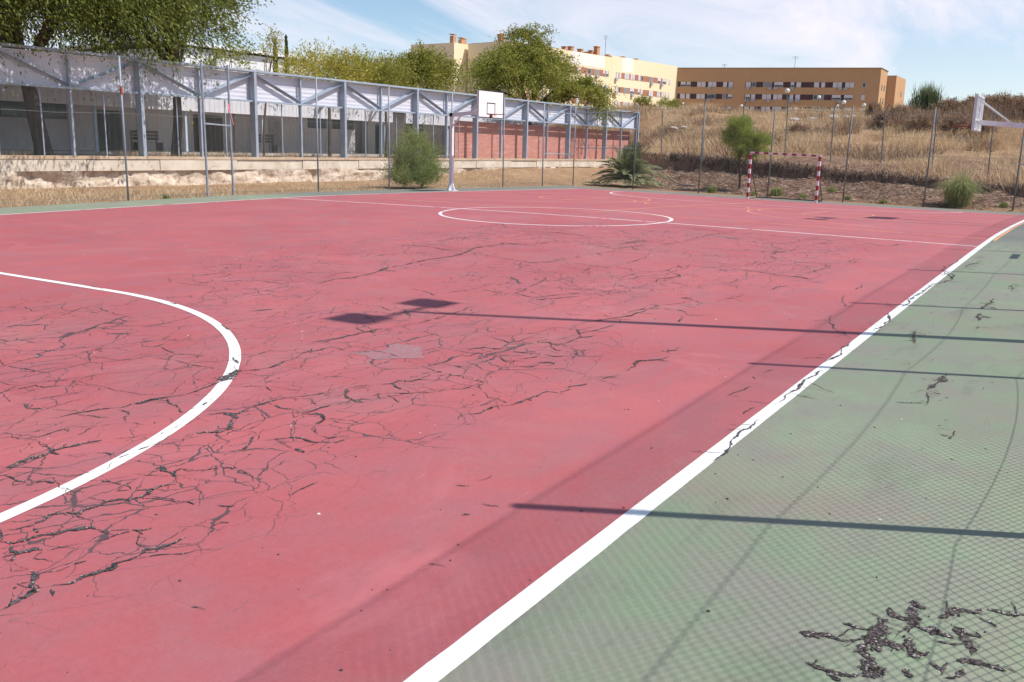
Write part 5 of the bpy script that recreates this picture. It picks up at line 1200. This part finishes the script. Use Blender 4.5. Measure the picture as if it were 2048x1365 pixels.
sh = [(57,3.6,2.0,1.2,'dark leafless shrub beside the right end of the brown block'),(56,1.6,1.7,1.4,'brown shrub on the hill left of the reed clump'),(60,-1.4,2.2,2.4,'rusty shrub on the skyline just right of the reed clump'),(60,-3.0,2.3,2.4,'rusty shrub on the skyline between reed clump and backboard'),
      (58,-4.6,2.5,2.6,'rusty shrub rising right behind the backboard'),(57,-6.0,2.8,2.6,'tall rusty shrub above the white arm at the right edge'),(56,-7.6,3.0,2.8,'tallest rusty shrub at the right picture edge'),(48,-1.2,1.7,1.8,'brown shrub halfway up the hill under the reed clump'),
      (47,-3.6,1.8,2.0,'brown shrub halfway up the hill left of the rim'),(46,-5.2,1.9,2.2,'brown shrub halfway up the hill below the white arm'),(50,1.6,1.3,1.2,'dark stemmed shrub below the right corner of the brown block'),(44,5.8,.9,1.6,'low dark scrub mound above the right end of the goal'),
      (52,12.5,.8,1.4,'low dark scrub mound above the small green tree')]
for k, (x, y, h, w_, lab) in enumerate(sh): shrub(x, y, h, w_, 40+k, lab, RUST)
# green hedge line at foot of buildings on the hill crest (left)
for k, (x, y, h, w_, lab) in enumerate(((66,27.5,1.0,2.2,'low green bush on the crest before the corner of both blocks'),(66,24.8,.8,2.6,'low green bush on the crest left of the small lamp'),(60,33.5,1.2,1.6,'rusty bush on the crest left before the yellow block'))):
    zb = float(terr(x,y)); h *= 1.5; t = empty('green_bush', (x,y,zb), lab, 'bush'); V, F, _ = crown(np.random.RandomState(70+k), (x,y,zb+h*.5), (w_*.5,w_*.5,h*.5), 40, 10, 8, .4, .12, up=.6, droop=.1, shell=.2); mesh_obj('foliage', V, F, ELM2 if k < 2 else RUST, t)
    b = MB(); b.tube([(x,y,zb-.1),(x,y,zb+h*.5)], .04, 6); b.build('stem', BARK, t)
# rocks
ROCK = mat('white_rubble', (.52,.50,.49), (.45,.42,.40), 2.5, .9, bmp=.6, bscale=9)
for k, (x, y, s_, lab) in enumerate(((56.9,6.6,.32,'white stone slab lying on the hill right of the tallest lamp'),(57.1,5.7,.22,'grey stone right of the white slab on the hill'),(57.3,5.1,.16,'smallest grey stone right of the white slab'),(56.1,9.5,.28,'pale broken block left of the tallest lamp'),
      (56.5,8.2,.2,'small pale stone between the broken block and the slab'),(53.,18.7,.26,'white rubble piece near the left end of the crest'),(53.3,17.9,.2,'small white rubble piece right of the one on the left crest'),(54.5,13.2,.26,'grey lump of rubble above the small green tree'))):
    rg = np.random.RandomState(90+k); b = MB(); z = float(terr(x,y))+.28; b.sphere((x,y,z), s_, 10, 7, (1.6,1.5,.6)); V = np.array(b.v); V += rg.normal(0,s_*.07,V.shape); b.v = [tuple(v) for v in V]; b.build('rock', ROCK); o = bpy.data.objects[-1] if False else None
    for ob in SC.collection.objects:
        if ob.name.startswith('rock') and 'label' not in ob: tag(ob, lab, 'rock', 'rubble on the hill')
# fallen branch beside the palm
b = MB(); b.tube([(26.6,8.0,.55),(26.9,7.6,.22),(27.0,7.1,.06),(27.2,6.6,.08)], [.035,.045,.05,.03], 7); tag(b.build('branch', mat('pale_bark', (.34,.28,.24), (.25,.20,.17), 8)), 'bare bent branch lying on the soil right of the palm', 'branch')
# ------------------------------------------------------------------ pebbles on the court
rng = np.random.RandomState(77)
def pebbles(n, smin, smax, xr, yr, name, m, lab, bias=None, flat=.6):
    b = MB()
    for _ in range(n):
        x = rng.uniform(*xr); y = rng.uniform(*yr)
        if bias: d = rng.rand()**bias; x = xr[0]+(xr[1]-xr[0])*d
        s_ = rng.uniform(smin,smax); z = float(hz(x,y))+s_*flat*.5
        k = len(b.v); b.sphere((x,y,z), s_, 6, 4, (rng.uniform(.7,1.3),rng.uniform(.7,1.3),flat))
        for i in range(k,len(b.v)): v = b.v[i]; b.v[i] = tuple(np.array(v)+rng.normal(0,s_*.12,3))
    tag(b.build(name, m), lab, 'litter', kind='stuff')
pebbles(260, .003, .008, (-19.3,-2), (-12.2,-4), 'gravel', mat('dark_gravel', (.05,.04,.035), (.14,.10,.08), 40), 'dark grit scattered over the court', 1.5)
pebbles(60, .005, .011, (-19.3,-4), (-12.2,2), 'paper_scraps', mat('white_scrap', (.75,.68,.68)), 'small white scraps scattered over the court', 1.2, .15)
# loose rubble thrown up from the near corner cracks
b = MB(); GV = [q for li in CR.strip().split('\n') for q in [li.split()] if float(q[0]) >= 5 and float(q[1].split(',')[1]) < -10.9 and float(q[1].split(',')[0]) < -16]
for it in GV:
    P = np.array([tuple(map(float,q.split(','))) for q in it[1:]])
    for _ in range(int(5*float(it[0])/6)):
        k = rng.randint(len(P)-1); c_ = P[k]+(P[k+1]-P[k])*rng.rand()+rng.normal(0,.014,2); s_ = rng.uniform(.002,.006); z = float(hz(c_[0],c_[1]))+.004
        j = len(b.v); b.sphere((c_[0],c_[1],z), s_, 5, 3)
        for i in range(j,len(b.v)): b.v[i] = tuple(np.array(b.v[i])+rng.normal(0,s_*.2,3))
if b.v: tag(b.build('asphalt_crumbs', mat('crumb', (.20,.14,.13), (.09,.07,.07), 60)), 'loose brown asphalt crumbs in the cracks of the green corner', 'rubble', kind='stuff')
